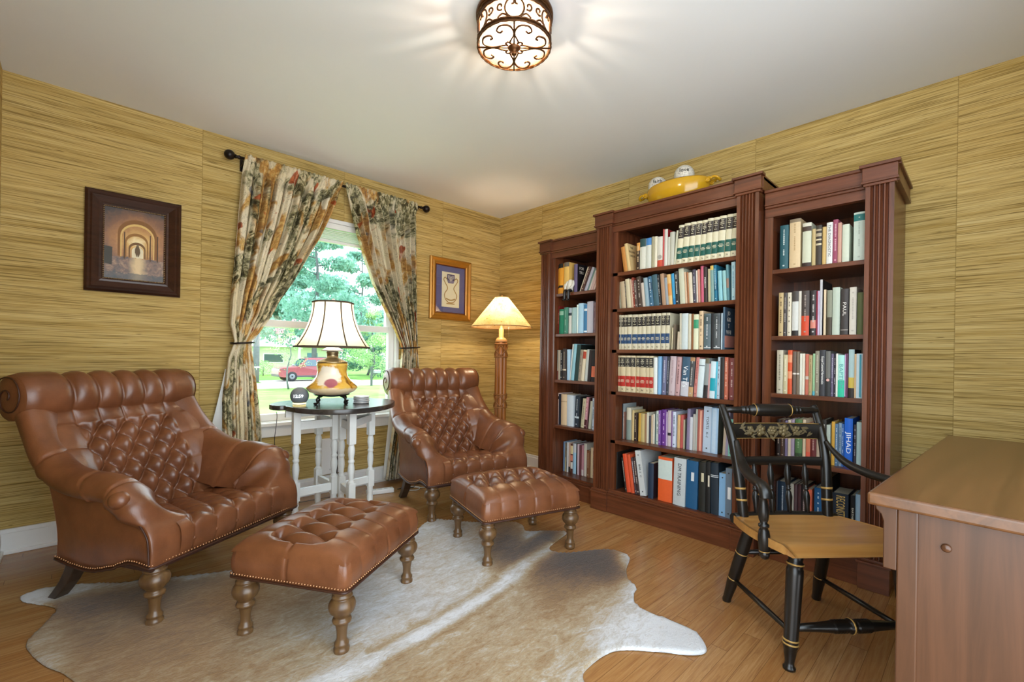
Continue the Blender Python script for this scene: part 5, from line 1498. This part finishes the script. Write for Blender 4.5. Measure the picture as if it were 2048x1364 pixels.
arcline(.012, -.07, .088, .13, .010, '8a5a22', 0); arcline(.012, -.072, .076, .12, .005, 'e6c070', 1); arcline(.008, -.072, .052, .09, .006, '9a6a2a', 1); arcline(.010, -.072, .038, .052, .006, '7a5424', 1); flat('painted_arch', arch(.012, -.072, .026, .038), 'eee0bc', 1, pa)
for x_ in (-.05, .066, .1): flat('painted_post', [(x_, -.08), (x_ + .007, -.085), (x_ + .006, .07), (x_ + .001, .07)], '5a3c1c', 2, pa)
flat('painted_figure', [(.008, -.065), (.011, -.065), (.012, -.05), (.014, -.065), (.017, -.065), (.024, -.04), (.022, -.02), (.017, -.005), (.006, -.005), (.001, -.02), (.0, -.04)], '6a5232', 5, pa)
flat('painted_wall', [(-.134, -.12), (-.1, -.125), (-.098, -.025), (-.134, -.02)], '45423a', 1, pa)
flat('painted_hat', [(.006, -.004), (.018, -.004), (.016, .002), (.008, .002)], '2a2018', 5, pa)
pb = thing('picture', 'menorah and lyre print in a gold frame with violet mat near the corner', 'picture', (-.612, -.002, 1.6465))
frame(pb, .459, .561, [(0, 0), (0, .018), (.012, .024), (.03, .016), (.04, .02), (.052, .018), (.062, .010)], M_frg)
frame(pb, .335, .437, [(0, .012), (.006, .012), (.009, .006)], simple('maroon_fillet', '5a2418', .4, 0, .1, 30), 'fillet')
MB().box(-.162, .162, -.006, -.001, -.212, .212).build('mat_board', simple('violet_mat_board', '5c5a8a', .7, 0, .06, 40), pb)
MB().box(-.098, .098, -.0072, -.006, -.162, .158).build('print', simple('cream_print_paper', 'e2d6bf', .7, 0, .05, 20), pb)
flat('menorah_panel', [(-.042, .085), (.042, .085), (.042, .14), (-.042, .14)], '3e3468', 4, pb); flat('menorah_panel_foot', [(-.03, .058), (.03, .058), (.042, .085), (-.042, .085)], '8a80a0', 4, pb)
b = MB()
for r in (.011, .021, .031): b.tube([(r * cos(pi + pi * k / 14), -.0085, .118 + r * sin(pi + pi * k / 14)) for k in range(15)], .0019, 6)
b.tube([(0, -.0085, .122), (0, -.0085, .07)], .0019, 6)
for r in (.011, .021, .031):
    for sx in (-1, 1): b.tube([(sx * r, -.0085, .118), (sx * r, -.0085, .131)], .0019, 6)
b.build('menorah', simple('ivory_print_ink', 'ece4da', .6), pb)
M_tan = simple('tan_print_ink', 'a8844c', .6, 0, .2, 60)
b = MB()
for sx in (-1, 1):
    b.tube(crom([(sx * .038, -.008, .088), (sx * .064, -.008, .108), (sx * .078, -.008, .085), (sx * .06, -.008, .055), (sx * .035, -.008, .01), (sx * .068, -.008, -.045), (sx * .06, -.008, -.085), (sx * .03, -.008, -.115), (sx * .0, -.008, -.12)], 40), .0042, 6)
for k in range(9): b.ball((-.045 + .09 * k / 8, -.0078, -.085 - .012 * sin(pi * k / 8)), .007, 8, 6, (1, .12, 1))
b.box(-.045, .045, -.0085, -.0072, -.135, -.125); b.build('lyre', M_tan, pb)
MB().box(-.162, .162, -.0105, -.0098, -.212, .212).build('glazing', M_pane, pb)

# ---------------------------------------------------------------- ceiling light
M_bronze = simple('antique_bronze', '5a3a1e', .4, .75, .25, 40)
cl = thing('ceiling_light', 'round bronze scrollwork ceiling light with rippled glass', 'ceiling light', (FIX[0], FIX[1], 2.44))
RF, ZT, ZB = .147, -.022, -.133
MB().lathe([(.02, -.0), (.155, -.0), (.158, -.006), (.158, -.018), (.15, -.024), (.02, -.024)], 48, caps=False).build('canopy', M_bronze, cl)
def ropeband(z0, z1, r, name):
    b = MB(); b.lathe([(r, z0), (r, z1), (r - .004, z1), (r - .004, z0), (r, z0)], 64, caps=False)
    for zz in (z0, z1): b.tube([((r + .001 * sin(30 * 2 * pi * k / 128)) * cos(2 * pi * k / 128), (r + .001 * sin(30 * 2 * pi * k / 128)) * sin(2 * pi * k / 128), zz) for k in range(128)], .0032, 6, True)
    return b.build(name, M_bronze, cl)
ropeband(-.044, -.024, RF + .003, 'top_band'); ropeband(ZB, ZB + .014, RF + .003, 'bottom_band')
def ripple():
    t = NT('rippled_glass'); v = t.coord('Object', (1, 1, .35)); n = t.noise(v, 42, 2, .5, .4); vo = t.n('ShaderNodeTexVoronoi'); vo.inputs['Scale'].default_value = 46; t.l(t.coord(), vo.inputs['Vector'])
    tr = t.n('ShaderNodeBsdfTransparent'); t.l(t.ramp(n, [(.42, 'a07a58'), (.5, 'efe2d2')]), tr.inputs[0])
    tl = t.n('ShaderNodeBsdfTranslucent'); tl.inputs[0].default_value = hx('fff0dc')
    gl = t.n('ShaderNodeBsdfGlossy'); gl.inputs['Roughness'].default_value = .08
    bp = t.n('ShaderNodeBump'); bp.inputs['Strength'].default_value = .6; bp.inputs['Distance'].default_value = .01; t.l(vo.outputs['Distance'], bp.inputs['Height']); t.l(bp.outputs[0], gl.inputs['Normal'])
    m1 = t.n('ShaderNodeMixShader'); m1.inputs[0].default_value = .05; t.l(tr.outputs[0], m1.inputs[1]); t.l(tl.outputs[0], m1.inputs[2])
    m2 = t.n('ShaderNodeMixShader'); m2.inputs[0].default_value = .10; t.l(m1.outputs[0], m2.inputs[1]); t.l(gl.outputs[0], m2.inputs[2]); t.l(m2.outputs[0], t.o.inputs['Surface']); return t.m
M_rip = ripple()
MB().lathe([(RF - .006, -.026), (RF - .006, ZB + .004), (.002, ZB + .004)], 64, caps=False).build('glass_drum', M_rip, cl)
def cyl(a, z, r=RF + .002): return (r * cos(a), r * sin(a), z)
def spiral(cx, cz, r0, r1, a0, turns, n=22): return [(cx + (r0 + (r1 - r0) * k / n) * cos(a0 + 2 * pi * turns * k / n), cz + (r0 + (r1 - r0) * k / n) * sin(a0 + 2 * pi * turns * k / n)) for k in range(n + 1)]
zm = -.085
b = MB()
for q in range(6):
    A = radians(226.3) + 2 * pi * q / 6
    for sx in (-1, 1):
        # heart shaped C scroll and an outer curl, drawn on the cylinder (arc length, height)
        for pts in ([(0, .030), (.006, .036), (.022, .034), (.034, .018), (.036, -.004), (.024, -.026), (.006, -.036)], spiral(.055, .012, .016, .004, -pi / 2 - .6, .95), [(.02, -.032), (.045, -.018), (.065, -.03)], [(.002, .028), (.004, .018), (.012, .014)]):
            pts = crom(pts, 18); b.tube([cyl(A + sx * x / RF, zm + z) for x, z in pts], .0036, 6)
b.build('side_scrolls', M_bronze, cl)
b = MB(); zb_ = ZB - .002
for q in range(4):
    A = radians(46.3) + pi / 2 * q; c_, s_ = cos(A), sin(A)
    b.tube([(.02 * c_, .02 * s_, zb_), (RF * c_, RF * s_, zb_)], .0034, 6)
    for sx in (-1, 1):
        for pts in ([(.03, .018), (.05, .012), (.075, .003), (.10, .004), (.125, .022), (.122, .055), (.098, .068), (.085, .056), (.095, .046)], [(.026, .012), (.034, .026), (.03, .03)]):
            pts = [(x * c_ - sx * y * s_, x * s_ + sx * y * c_, zb_) for x, y in crom(pts, 26)]; b.tube(pts, .0036, 6)
b.build('bottom_scrolls', M_bronze, cl)
MB().lathe([(1e-4, -.034), (.008, -.032), (.012, -.026), (.008, -.020), (.018, -.014), (.026, -.004), (.026, 0)], 20, (0, 0, ZB)).build('finial', M_bronze, cl)
def bulb_mat():
    t = NT('frosted_bulb'); em = t.n('ShaderNodeEmission'); em.inputs[0].default_value = (1, .88, .7, 1); em.inputs[1].default_value = 2.5
    tr = t.n('ShaderNodeBsdfTransparent'); mx = t.n('ShaderNodeMixShader'); mx.inputs[0].default_value = .35; t.l(tr.outputs[0], mx.inputs[1]); t.l(em.outputs[0], mx.inputs[2]); t.l(mx.outputs[0], t.o.inputs['Surface']); return t.m
M_bulb = bulb_mat()
for k in range(3):
    a = 2 * pi * k / 3 + .5; p_ = (.06 * cos(a), .06 * sin(a), -.082)
    bb = MB().ball(p_, .024, 16, 10).build('bulb', M_bulb, cl)
    MB().lathe([(.012, 0), (.012, .034)], 12, (p_[0], p_[1], p_[2] + .022)).build('socket', M_brass, bb)

# ---------------------------------------------------------------- things on top of the bookcases and small things
M_yel = simple('mustard_glaze', 'c99a1e', .14, 0, .12, 9, .6)
ZC = 2.0342
ds = thing('serving_dish', 'glazed yellow oval serving dish with curled handles on the middle bookcase', 'dish', (-.285, -2.03, ZC))
PR = [(.7, 0), (.75, .004), (.86, .02), (.96, .06), (1.0, .105), (.985, .128), (.965, .135), (.945, .128), (.95, .10), (.90, .06), (.80, .026), (.0, .02)]
MB().lathe([(max(r, 1e-3), z) for r, z in PR], 48, (0, 0, 0), Matrix.Diagonal((.125, .205, 1, 1))).build('bowl', M_yel, ds)
for sy in (-1, 1):
    b = MB(); b.tube(crom([(-.03, sy * .19, .10), (-.025, sy * .235, .118), (-.02, sy * .262, .11), (.0, sy * .268, .098), (.02, sy * .262, .11), (.025, sy * .235, .118), (.03, sy * .19, .10)], 30), .008, 10)
    for sx in (-1, 1): b.tube([(sx * .03 + .0, sy * (.212 + (.022 - .006 * k / 10) * cos(k * .6)) if False else sy * (.212 + (.020 - .0016 * k) * cos(k * .65)), .104 + (.020 - .0016 * k) * sin(k * .65)) for k in range(12)], .0062, 8)
    b.build('handle', M_yel, ds)
def ball_mat():
    t = NT('script_decorated_ceramic'); v = t.coord(); n = t.noise(v, 55, 3, .6, 1.5)
    c = t.mix(t.ramp(n, [(.47, 0.0), (.49, 1.0), (.51, 1.0), (.53, 0.0)]), 'd8d4c8', '8a8478'); t.base(c); return t.set(.4, 0, .4)
M_ball = ball_mat()
camv = Vector((-3.083, -3.43, 1.04))
for (y, x, z, r, wrd, lb) in ((-1.905, -.315, .150, .060, 'faith', 'white decorative ball lettered faith at the left end of the yellow dish'), (-2.03, -.235, .165, .058, '', 'white decorative ball at the back of the yellow dish'), (-2.085, -.31, .175, .062, 'love', 'white decorative ball lettered love at the right of the yellow dish')):
    o = thing('decorative_ball', lb, 'ornament', (x, y, ZC + z), 0, 'decorative balls in the yellow dish'); MB().ball((0, 0, 0), r, 28, 18).build('ball', M_ball, o)
    if wrd:
        d = (camv - Vector((x, y, ZC + z))).normalized(); d.z += .55; d.normalize(); X = Vector((0, 0, 1)).cross(d).normalized(); Y = d.cross(X)
        text('lettering', wrd, .034, M_black, basis(X, Y, tuple(d * (r + .0002))), o, .001)
# small seated figurine on the left bookcase
fg = thing('figurine', 'small seated figurine in white coat and black boots on left bookcase shelf edge', 'figurine', (-.402, -1.235, 1.5302))
M_coat = simple('white_figure_coat', 'dcd8cc', .7, 0, .08, 40)
b = MB(); b.tube(crom([(.012, 0, .012), (.014, 0, .05), (.02, 0, .088), (.022, 0, .10)], 10), [.024, .026, .027, .026, .025, .024, .022, .02, .016, .010], 14, flat=.8); b.build('body', M_coat, fg)
for sy in (-1, 1):
    MB().tube(crom([(.018, sy * .024, .088), (.004, sy * .036, .055), (-.016, sy * .024, .028)], 10), [.010] * 8 + [.009, .006], 10).build('arm', M_coat, fg)
    MB().tube(crom([(.006, sy * .016, .014), (-.022, sy * .018, .013), (-.029, sy * .018, -.005), (-.029, sy * .018, -.045), (-.030, sy * .018, -.055)], 16), .0115, 12).build('leg', M_black, fg)
    MB().ball((-.037, sy * .018, -.056), .011, 12, 8, (1.5, 1, .65)).build('boot', M_black, fg)
# wall device under the window with its cable, power strip and cords
wb = thing('wall_panel_device', 'white flat device on the wall under the window behind the gateleg table', 'device', (-1.69, -.002, .255))
MB().box(-.085, .085, -.028, 0, -.12, .15).build('housing', M_white, wb, bevel=.006)
text('lettering', 'KETTNER', .016, simple('grey_print', '9a9a98', .6), basis((1, 0, 0), (0, 0, 1), (.01, -.0284, -.085)), wb, .0004)
cd = crom([(-1.70, -.045, .40), (-1.675, -.06, .32), (-1.668, -.06, .2), (-1.668, -.055, .05), (-1.66, -.07, .006)], 24)
tag(MB().tube(cd, .0045, 8).build('electric_cable', M_black), 'black power cord hanging down in front of the white wall device', 'cable')
tag(MB().tube(crom([(-2.255, -.60, .70), (-2.252, -.602, .66), (-2.262, -.598, .52), (-2.235, -.57, .42), (-2.28, -.5, .34), (-2.27, -.4, .18), (-2.2, -.2, .006), (-2.0, -.15, .005), (-1.72, -.17, .006)], 50), .0018, 6).build('electric_cable', M_black), 'thin dark cord dangling from the left edge of the gateleg table', 'cable')
ps = thing('power_strip', 'white power strip on the floor under the gateleg table', 'power strip', (-1.44, -.30, .0002), radians(-16))
MB().box(-.10, .10, -.026, .026, 0, .032).build('body', M_white, ps, bevel=.006)
for k in range(5): MB().box(-.084 + .042 * k - .012, -.084 + .042 * k + .012, -.012, .012, .0322, .033).build('socket', simple('outlet_face', 'c8c8c4', .5) if k == 0 else bpy.data.materials['outlet_face'], ps)
for pts, r, m, lb in (([(-1.31, -.33, .012), (-1.25, -.30, .006), (-1.18, -.34, .006), (-1.12, -.28, .006), (-1.05, -.30, .006), (-1.0, -.22, .006)], .004, M_black, 'black cord lying on the floor behind the far armchair'), ([(-1.30, -.36, .012), (-1.2, -.42, .005), (-1.14, -.36, .005), (-1.2, -.30, .006), (-1.12, -.40, .005), (-1.02, -.36, .005)], .003, M_white, 'white cord tangled on the floor beside the power strip')):
    tag(MB().tube(crom(pts, 40), r, 6).build('electric_cable', m), lb, 'cable')
# ---------------------------------------------------------------- outside the window
G = -1.2
def ground_mat():
    t = NT('mown_lawn'); v = t.coord(); n = t.noise(v, .35, 4, .6); n2 = t.noise(v, 14, 3, .7)
    t.base(t.mix(t.math('MULTIPLY', n2, .5), t.ramp(n, [(.35, '5f8a40'), (.65, '88b060')]), '48702e')); return t.set(.9, 0, .1)
o = MB().box(-30, 90, .4, 130, G - .3, G).build('lawn', ground_mat()); tag(o, 'mown green lawn in front of the house', 'lawn', kind='stuff')
M_conc = simple('pale_concrete', 'b5b2aa', .85, 0, .08, 4)
def slab(name, lb, cat, x0, x1, y0, y1): tag(MB().box(x0, x1, y0, y1, G + .001, G + .03).build(name, M_conc), lb, cat)
slab('street', 'pale street crossing behind the lawn', 'street', -30, 90, 27.5, 33.0)
slab('driveway', 'pale driveway under the red car', 'driveway', 6.8, 14.2, 33.05, 36.4)
def leaf_mat(name, a, c):
    t = NT(name); n = t.noise(t.coord(), 1.1, 4, .7); n2 = t.noise(t.coord(), 9, 2, .6)
    col = t.mix(t.math('MULTIPLY', n2, .6), t.ramp(n, [(.35, a), (.65, c)]), a); t.base(col); t.set(.7, 0, .2)
    tr = t.n('ShaderNodeBsdfTranslucent'); t.l(col, tr.inputs[0]); mx = t.n('ShaderNodeMixShader'); mx.inputs[0].default_value = .35
    t.l(t.b.outputs[0], mx.inputs[1]); t.l(tr.outputs[0], mx.inputs[2]); t.l(mx.outputs[0], t.o.inputs['Surface']); return t.m
M_pine = leaf_mat('hazed_blue_green_needles', '588a78', '9cc6b4'); M_leafl = leaf_mat('hazed_light_green_leaves', '7cab66', 'c6dea8'); M_leafd = leaf_mat('hazed_deep_green_leaves', '4a7a64', '86b09a'); M_pink = leaf_mat('pink_blossom', 'b87a90', 'd8a8b4')  # leaf colours painted paler and more teal to stand in for haze
M_bark = simple('grey_bark', '5a5f60', .9, 0, .25, 6)
def leaves(b, c, r, n, s, rnd, flat=1.0, tri=False):
    for _ in range(n):
        while True:
            p = Vector((rnd.uniform(-1, 1), rnd.uniform(-1, 1), rnd.uniform(-1, 1)))
            if p.length <= 1: break
        p = Vector((c[0] + p.x * r[0], c[1] + p.y * r[1], c[2] + p.z * r[2]))
        a = Vector((rnd.uniform(-1, 1), rnd.uniform(-1, 1), rnd.uniform(-.6, .6))).normalized(); q = a.orthogonal().normalized(); q.rotate(Matrix.Rotation(rnd.uniform(0, 6.28), 3, a))
        w_ = s * rnd.uniform(.6, 1.3)
        b.add([p - q * w_ * .5, p + a.cross(q) * w_ * .28, p + q * w_ * .5, p - a.cross(q) * w_ * .28], [(0, 1, 2, 3)])
def tree(name, label, x, y, h, crown, mat, nleaf, ls, seed, trunk_r=.2, branches=7, z0=.35, group='trees beyond the street', cat='tree'):
    rnd = random.Random(seed); R = thing(name, label, cat, (x, y, G), 0, group)
    b = MB(); tp = [(.12 * sin(k + seed), .1 * cos(1.7 * k), h * .93 * k / 9) for k in range(10)]
    b.tube(tp, [trunk_r * (1 - .82 * k / 9) for k in range(10)], 10)
    tips = []
    for k in range(branches):
        f = z0 + (.95 - z0) * k / max(1, branches - 1); a = 2.4 * k + seed; L = crown * (1.05 - .75 * (f - z0) / (1 - z0)) * rnd.uniform(.8, 1.1)
        zb = h * f * .93; P = [(0, 0, zb), (L * .4 * cos(a), L * .4 * sin(a), zb + .10 * L), (L * cos(a + .2), L * sin(a + .2), zb + .22 * L)]
        b.tube(crom(P, 8), [trunk_r * .32 * (1 - .8 * j / 7) for j in range(8)], 6)
        for t_ in (.55, .8, 1.0): tips.append((L * t_ * cos(a + .1), L * t_ * sin(a + .1), zb + .2 * L * t_, L))
    b.build('trunk', M_bark, R)
    b = MB()
    for tx, ty, tz, L in tips:
        leaves(b, (tx, ty, tz), (L * .46, L * .46, L * .27), int(nleaf * 1.2), ls * .85, rnd)
    leaves(b, (0, 0, h * .95), (crown * .3, crown * .3, h * .08), nleaf, ls, rnd)
    o = b.build('foliage', mat, R); o['kind'] = 'stuff'
    return R
tree('pine_tree', 'tall blue green pine with a straight trunk, right behind the table lamp shade', 12.9, 40, 17, 4.6, M_pine, 200, .42, 3, .26, 16, .22)
tree('pine_tree', 'blue green pine seen to the left of the tall trunk through the window', 9.6, 66, 19, 6, M_pine, 190, .6, 11, .28, 14, .12)
tree('pine_tree', 'far blue green pine filling the window behind the right curtain edge', 28.6, 63.8, 21, 6.5, M_pine, 200, .6, 8, .3, 15, .12)
tree('pine_tree', 'hazy pine at the back between the tall trunk and the right curtain', 21, 72, 20, 7.5, M_pine, 200, .8, 21, .3, 14, .1)
tree('pine_tree', 'hazy pine at the back just left of the tall trunk', 14.8, 76, 20, 7.5, M_leafd, 190, .8, 31, .3, 14, .1)
tree('broadleaf_tree', 'light green leafy tree to the right of the table lamp shade', 17.2, 37, 6.4, 2.9, M_leafl, 260, .2, 5, .12, 11, .12)
tree('broadleaf_tree', 'deep green leafy tree low behind the mailbox', 19.4, 42.4, 4.4, 2.7, M_leafd, 240, .28, 6, .14, 9, .1)
tree('crepe_myrtle', 'small crepe myrtle with pink blossom in front of the pale house', 6.3, 26.4, 4.1, 1.35, M_leafl, 26, .12, 9, .06, 8, .30)
def pinkbits():
    b = MB(); rnd = random.Random(4)
    for c in ((.5, 0, 3.9), (-.5, .2, 3.6), (.2, -.5, 4.15)): leaves(b, c, (.35, .35, .2), 60, .12, rnd)
    for o in COL.objects:
        if o.name.startswith('crepe_myrtle'): b.build('blossom', M_pink, o)['kind'] = 'stuff'
pinkbits()
for k, (x, y, h, m, lb) in enumerate(((9.9, 45.2, 1.5, M_leafl, 'low green shrub by the pale house wall'), (18.3, 37.6, 1.6, M_leafd, 'round dark green shrub near the mailbox'))):
    R = thing('shrub', lb, 'shrub', (x, y, G)); b = MB(); leaves(b, (0, 0, h * .5), (1.1, .9, h * .5), 500, .16, random.Random(k)); b.build('foliage', m, R)['kind'] = 'stuff'
    MB().tube([(0, 0, 0), (0, 0, h * .6)], .05, 6).build('stem', M_bark, R)
tp_ = thing('utility_pole', 'grey pole at the left edge of the window view', 'pole', (6.55, 34.5, G)); MB().tube([(0, 0, 0), (.02, 0, 5.5)], .22, 12).build('post', M_bark, tp_); MB().lathe([(.235, 1.1), (.235, 1.2)], 12).build('band', M_white, tp_)
# pale house across the street
hs = thing('house', 'pale low house with a white roof and blue door across the street', 'house', (14, 48, G))
M_siding = simple('pale_yellow_siding', 'c9cfae', .8, 0, .05, 2); M_roof = simple('white_metal_roof', 'e8e6e0', .6, 0, .03, 2); M_door = simple('blue_grey_door', '5a8496', .6, 0, .08, 4); M_dark = simple('dark_window_glass', '3c5250', .2, 0, .1, 2)
MB().box(-6, 4.6, 0, 8, 0, 2.95).build('wall', M_siding, hs)
b = MB(); b.add([(-6.6, -.8, 2.9), (5.2, -.8, 2.9), (5.2, 4, 4.25), (-6.6, 4, 4.25), (5.2, 8.8, 2.9), (-6.6, 8.8, 2.9)], [(0, 1, 2, 3), (3, 2, 4, 5), (0, 3, 5), (1, 4, 2), (0, 5, 4, 1)]); b.build('roof', M_roof, hs)
for x0, x1, z0, z1 in ((-3.3, -1.5, 1.3, 2.1), (-5.6, -4.4, 1.2, 2.3), (3.2, 4.3, 1.0, 2.3)):
    f_ = MB().box(x0 - .08, x1 + .08, -.06, .0, z0 - .08, z1 + .08).build('window', M_white, hs); MB().box(x0, x1, -.08, -.05, z0, z1).build('pane', M_dark, f_)
MB().box(1.0, 2.1, -.05, 0, .1, 2.3).build('door', M_door, hs); MB().box(-.2, .0, -.9, -.7, 0, 2.9).build('porch_post', M_white, hs); MB().box(2.8, 3.0, -.9, -.7, 0, 2.9).build('porch_post', M_white, hs)
# red sport utility vehicle
M_red = simple('red_car_paint', '7c323a', .25, 0, .04, 2, .6); M_carg = simple('tinted_car_glass', '2e4450', .08, 0, .05, 2, .8); M_tyre = simple('black_tyre', '1c1d1f', .8, 0, .1, 20); M_hub = simple('grey_alloy_rim', '6d7278', .4, .7, .1, 20); M_sil = simple('light_bumper_trim', '3a3d42', .5, 0, .1, 10)
cr = thing('car', 'red sport utility vehicle parked across the street', 'car', (8.0, 35.0, G + .035))
def car_sec(u, v):
    pass
prof = [(0.0, .55), (.02, .85), (.10, 1.02), (.35, 1.08), (1.25, 1.14), (1.45, 1.16), (2.05, 1.74), (2.3, 1.83), (3.4, 1.86), (4.55, 1.80), (4.85, 1.55), (5.05, 1.15), (5.1, .75), (5.06, .45), (4.75, .32), (.35, .32), (.08, .40)]
b = MB(); W2 = .98
def ring(f, inset): return [(x, y_ * 0 + f, z) for (x, z), y_ in zip(prof, prof)]
n = len(prof); vs_ = []
for yy, tz in ((-W2, 0), (-W2 + .0, 1), (W2, 1), (W2, 0)): pass
def shape(side): return [(x, side * (W2 - (.20 * sstep(1.15, 1.86, z)) - .03 * (x < .1 or x > 5.0)), z) for x, z in prof]
A, B_ = shape(-1), shape(1)
b.add(A + B_, [tuple(range(n)), tuple(reversed(range(n, 2 * n)))] + [(i, n + i, n + (i + 1) % n, (i + 1) % n) for i in range(n)])
b.build('body', M_red, cr, bevel=.04, seg=3)
def sidewin(x0, x1, z0=1.2, z1=1.70, slant0=0, slant1=0):
    b = MB()
    for s in (-1, 1):
        ys = lambda z: s * (W2 + .012 - .20 * sstep(1.15, 1.86, z))
        q = [(x0, ys(z0), z0), (x1, ys(z0), z0), (x1 - slant1, ys(z1), z1), (x0 + slant0, ys(z1), z1)]
        b.add(q if s < 0 else list(reversed(q)), [(0, 1, 2, 3)])
    return b
for a_ in ((1.75, 2.85, 1.2, 1.7, .42, 0), (2.95, 3.95, 1.2, 1.7, 0, 0), (4.12, 4.78, 1.24, 1.68, 0, .12)): sidewin(*a_).build('side_window', M_carg, cr)
b = MB(); b.add([(1.50, -.8, 1.205), (1.50, .8, 1.205), (2.06, .68, 1.745), (2.06, -.68, 1.745)], [(0, 1, 2, 3)]); b.build('windscreen', M_carg, cr).location = (-.02, 0, .015)
for x in (.98, 4.05):
    for s in (-1, 1):
        wh = MB().lathe([(.27, -.13), (.36, -.12), (.385, -.08), (.385, .08), (.36, .12), (.27, .13)], 28, (0, 0, 0), Matrix.Translation((x, s * .87, .385)) @ Matrix.Rotation(pi / 2, 4, 'X')).build('wheel', M_tyre, cr)
        MB().lathe([(1e-3, .11), (.10, .125), (.25, .118), (.27, .10)], 20, (0, 0, 0), Matrix.Translation((x, s * .88, .385)) @ Matrix.Rotation(s * -pi / 2, 4, 'X'), False).build('rim', M_hub, wh)
MB().box(.0, .12, -.93, .93, .36, .58).build('bumper', M_sil, cr, bevel=.03); MB().box(.01, .08, -.9, .9, .86, .92).build('light_bar', simple('headlight_lens', 'd8dce0', .2), cr, bevel=.01)
for s in (-1, 1): MB().box(1.75, 1.95, s * .98, s * 1.16, 1.18, 1.32).build('wing_mirror', M_red, cr, bevel=.03)
MB().box(.9, 4.2, -.985, .985, .33, .45).build('sill_trim', M_sil, cr, bevel=.02)
MB().box(2.4, 4.5, -.62, -.56, 1.86, 1.92).build('roof_rail', M_sil, cr); MB().box(2.4, 4.5, .56, .62, 1.86, 1.92).build('roof_rail', M_sil, cr)
# mailbox and overhead wires
mb_ = thing('mailbox', 'mailbox on a wooden post by the street', 'mailbox', (12.04, 26.9, G)); M_post = simple('dark_post_wood', '46504a', .8, 0, .15, 8)
MB().box(-.06, .06, -.06, .06, 0, 1.35).build('post', M_post, mb_); MB().box(-.04, .45, -.04, .04, .82, .9).build('arm', M_post, mb_); MB().tube([(.05, 0, .5), (.3, 0, .84)], .03, 6).build('brace', M_post, mb_)
b = MB(); b.prism([(-.1, 0), (.1, 0), (.1, .14)] + [(.1 * cos(pi * k / 8), .14 + .1 * sin(pi * k / 8)) for k in range(1, 8)] + [(-.1, .14)], -.26, .26, Matrix.Translation((.42, 0, .9)) @ Matrix.Rotation(pi / 2, 4, 'Z') @ Matrix.Rotation(pi / 2, 4, 'X')); b.build('box', simple('grey_metal_mailbox', '8a948f', .4, .4, .1, 10), mb_)
for k, (z0, z1) in enumerate(((4.9, 4.7), (7.4, 7.0))):
    tag(MB().tube([(-4 + 40 * j / 12, 33.6, G + z0 + (z1 - z0) * j / 12 - .8 * sin(pi * j / 12)) for j in range(13)], .012, 5).build('overhead_wire', M_dark), ('lower' if k == 0 else 'upper') + ' overhead wire crossing in front of the pines', 'wire')
# ---------------------------------------------------------------- light
wd_ = bpy.data.worlds.new('World'); C.world = wd_; wd_.use_nodes = True
wt = wd_.node_tree; bg = wt.nodes['Background']
tcw = wt.nodes.new('ShaderNodeTexCoord'); spw = wt.nodes.new('ShaderNodeSeparateXYZ'); wt.links.new(tcw.outputs['Generated'], spw.inputs[0])
rw = wt.nodes.new('ShaderNodeValToRGB'); wt.links.new(spw.outputs[2], rw.inputs[0])
rw.color_ramp.elements[0].position = .0; rw.color_ramp.elements[0].color = (.88, .95, 1, 1)
rw.color_ramp.elements[1].position = .6; rw.color_ramp.elements[1].color = (.74, .88, 1, 1)
wt.links.new(rw.outputs[0], bg.inputs[0]); bg.inputs[1].default_value = 3.15
def light(name, typ, loc, power, col, r=.03):
    L = bpy.data.lights.new(name, typ); L.energy = power; L.color = col
    if typ == 'POINT': L.shadow_soft_size = r
    o = bpy.data.objects.new(name, L); COL.objects.link(o); o.location = loc; return o
s = light('sun', 'SUN', (0, 0, 10), 3.0, (1, .95, .86)); s.data.angle = .02
s.rotation_euler = Vector((-.62, .0, -1.0)).to_track_quat('-Z', 'Y').to_euler()
for k in range(3):
    a = 2 * pi * k / 3 + .5
    light('ceiling_bulb_light', 'POINT', (FIX[0] + .055 * cos(a), FIX[1] + .055 * sin(a), 2.358), 7, (1, .93, .84), .009)
light("table_lamp_bulb", "POINT", (LX, LY, TZ + .46), 3.0, (1, .84, .62), .03)
light("floor_lamp_bulb", "POINT", (-.465, -.55, 1.39), 5, (1, .8, .55), .03)
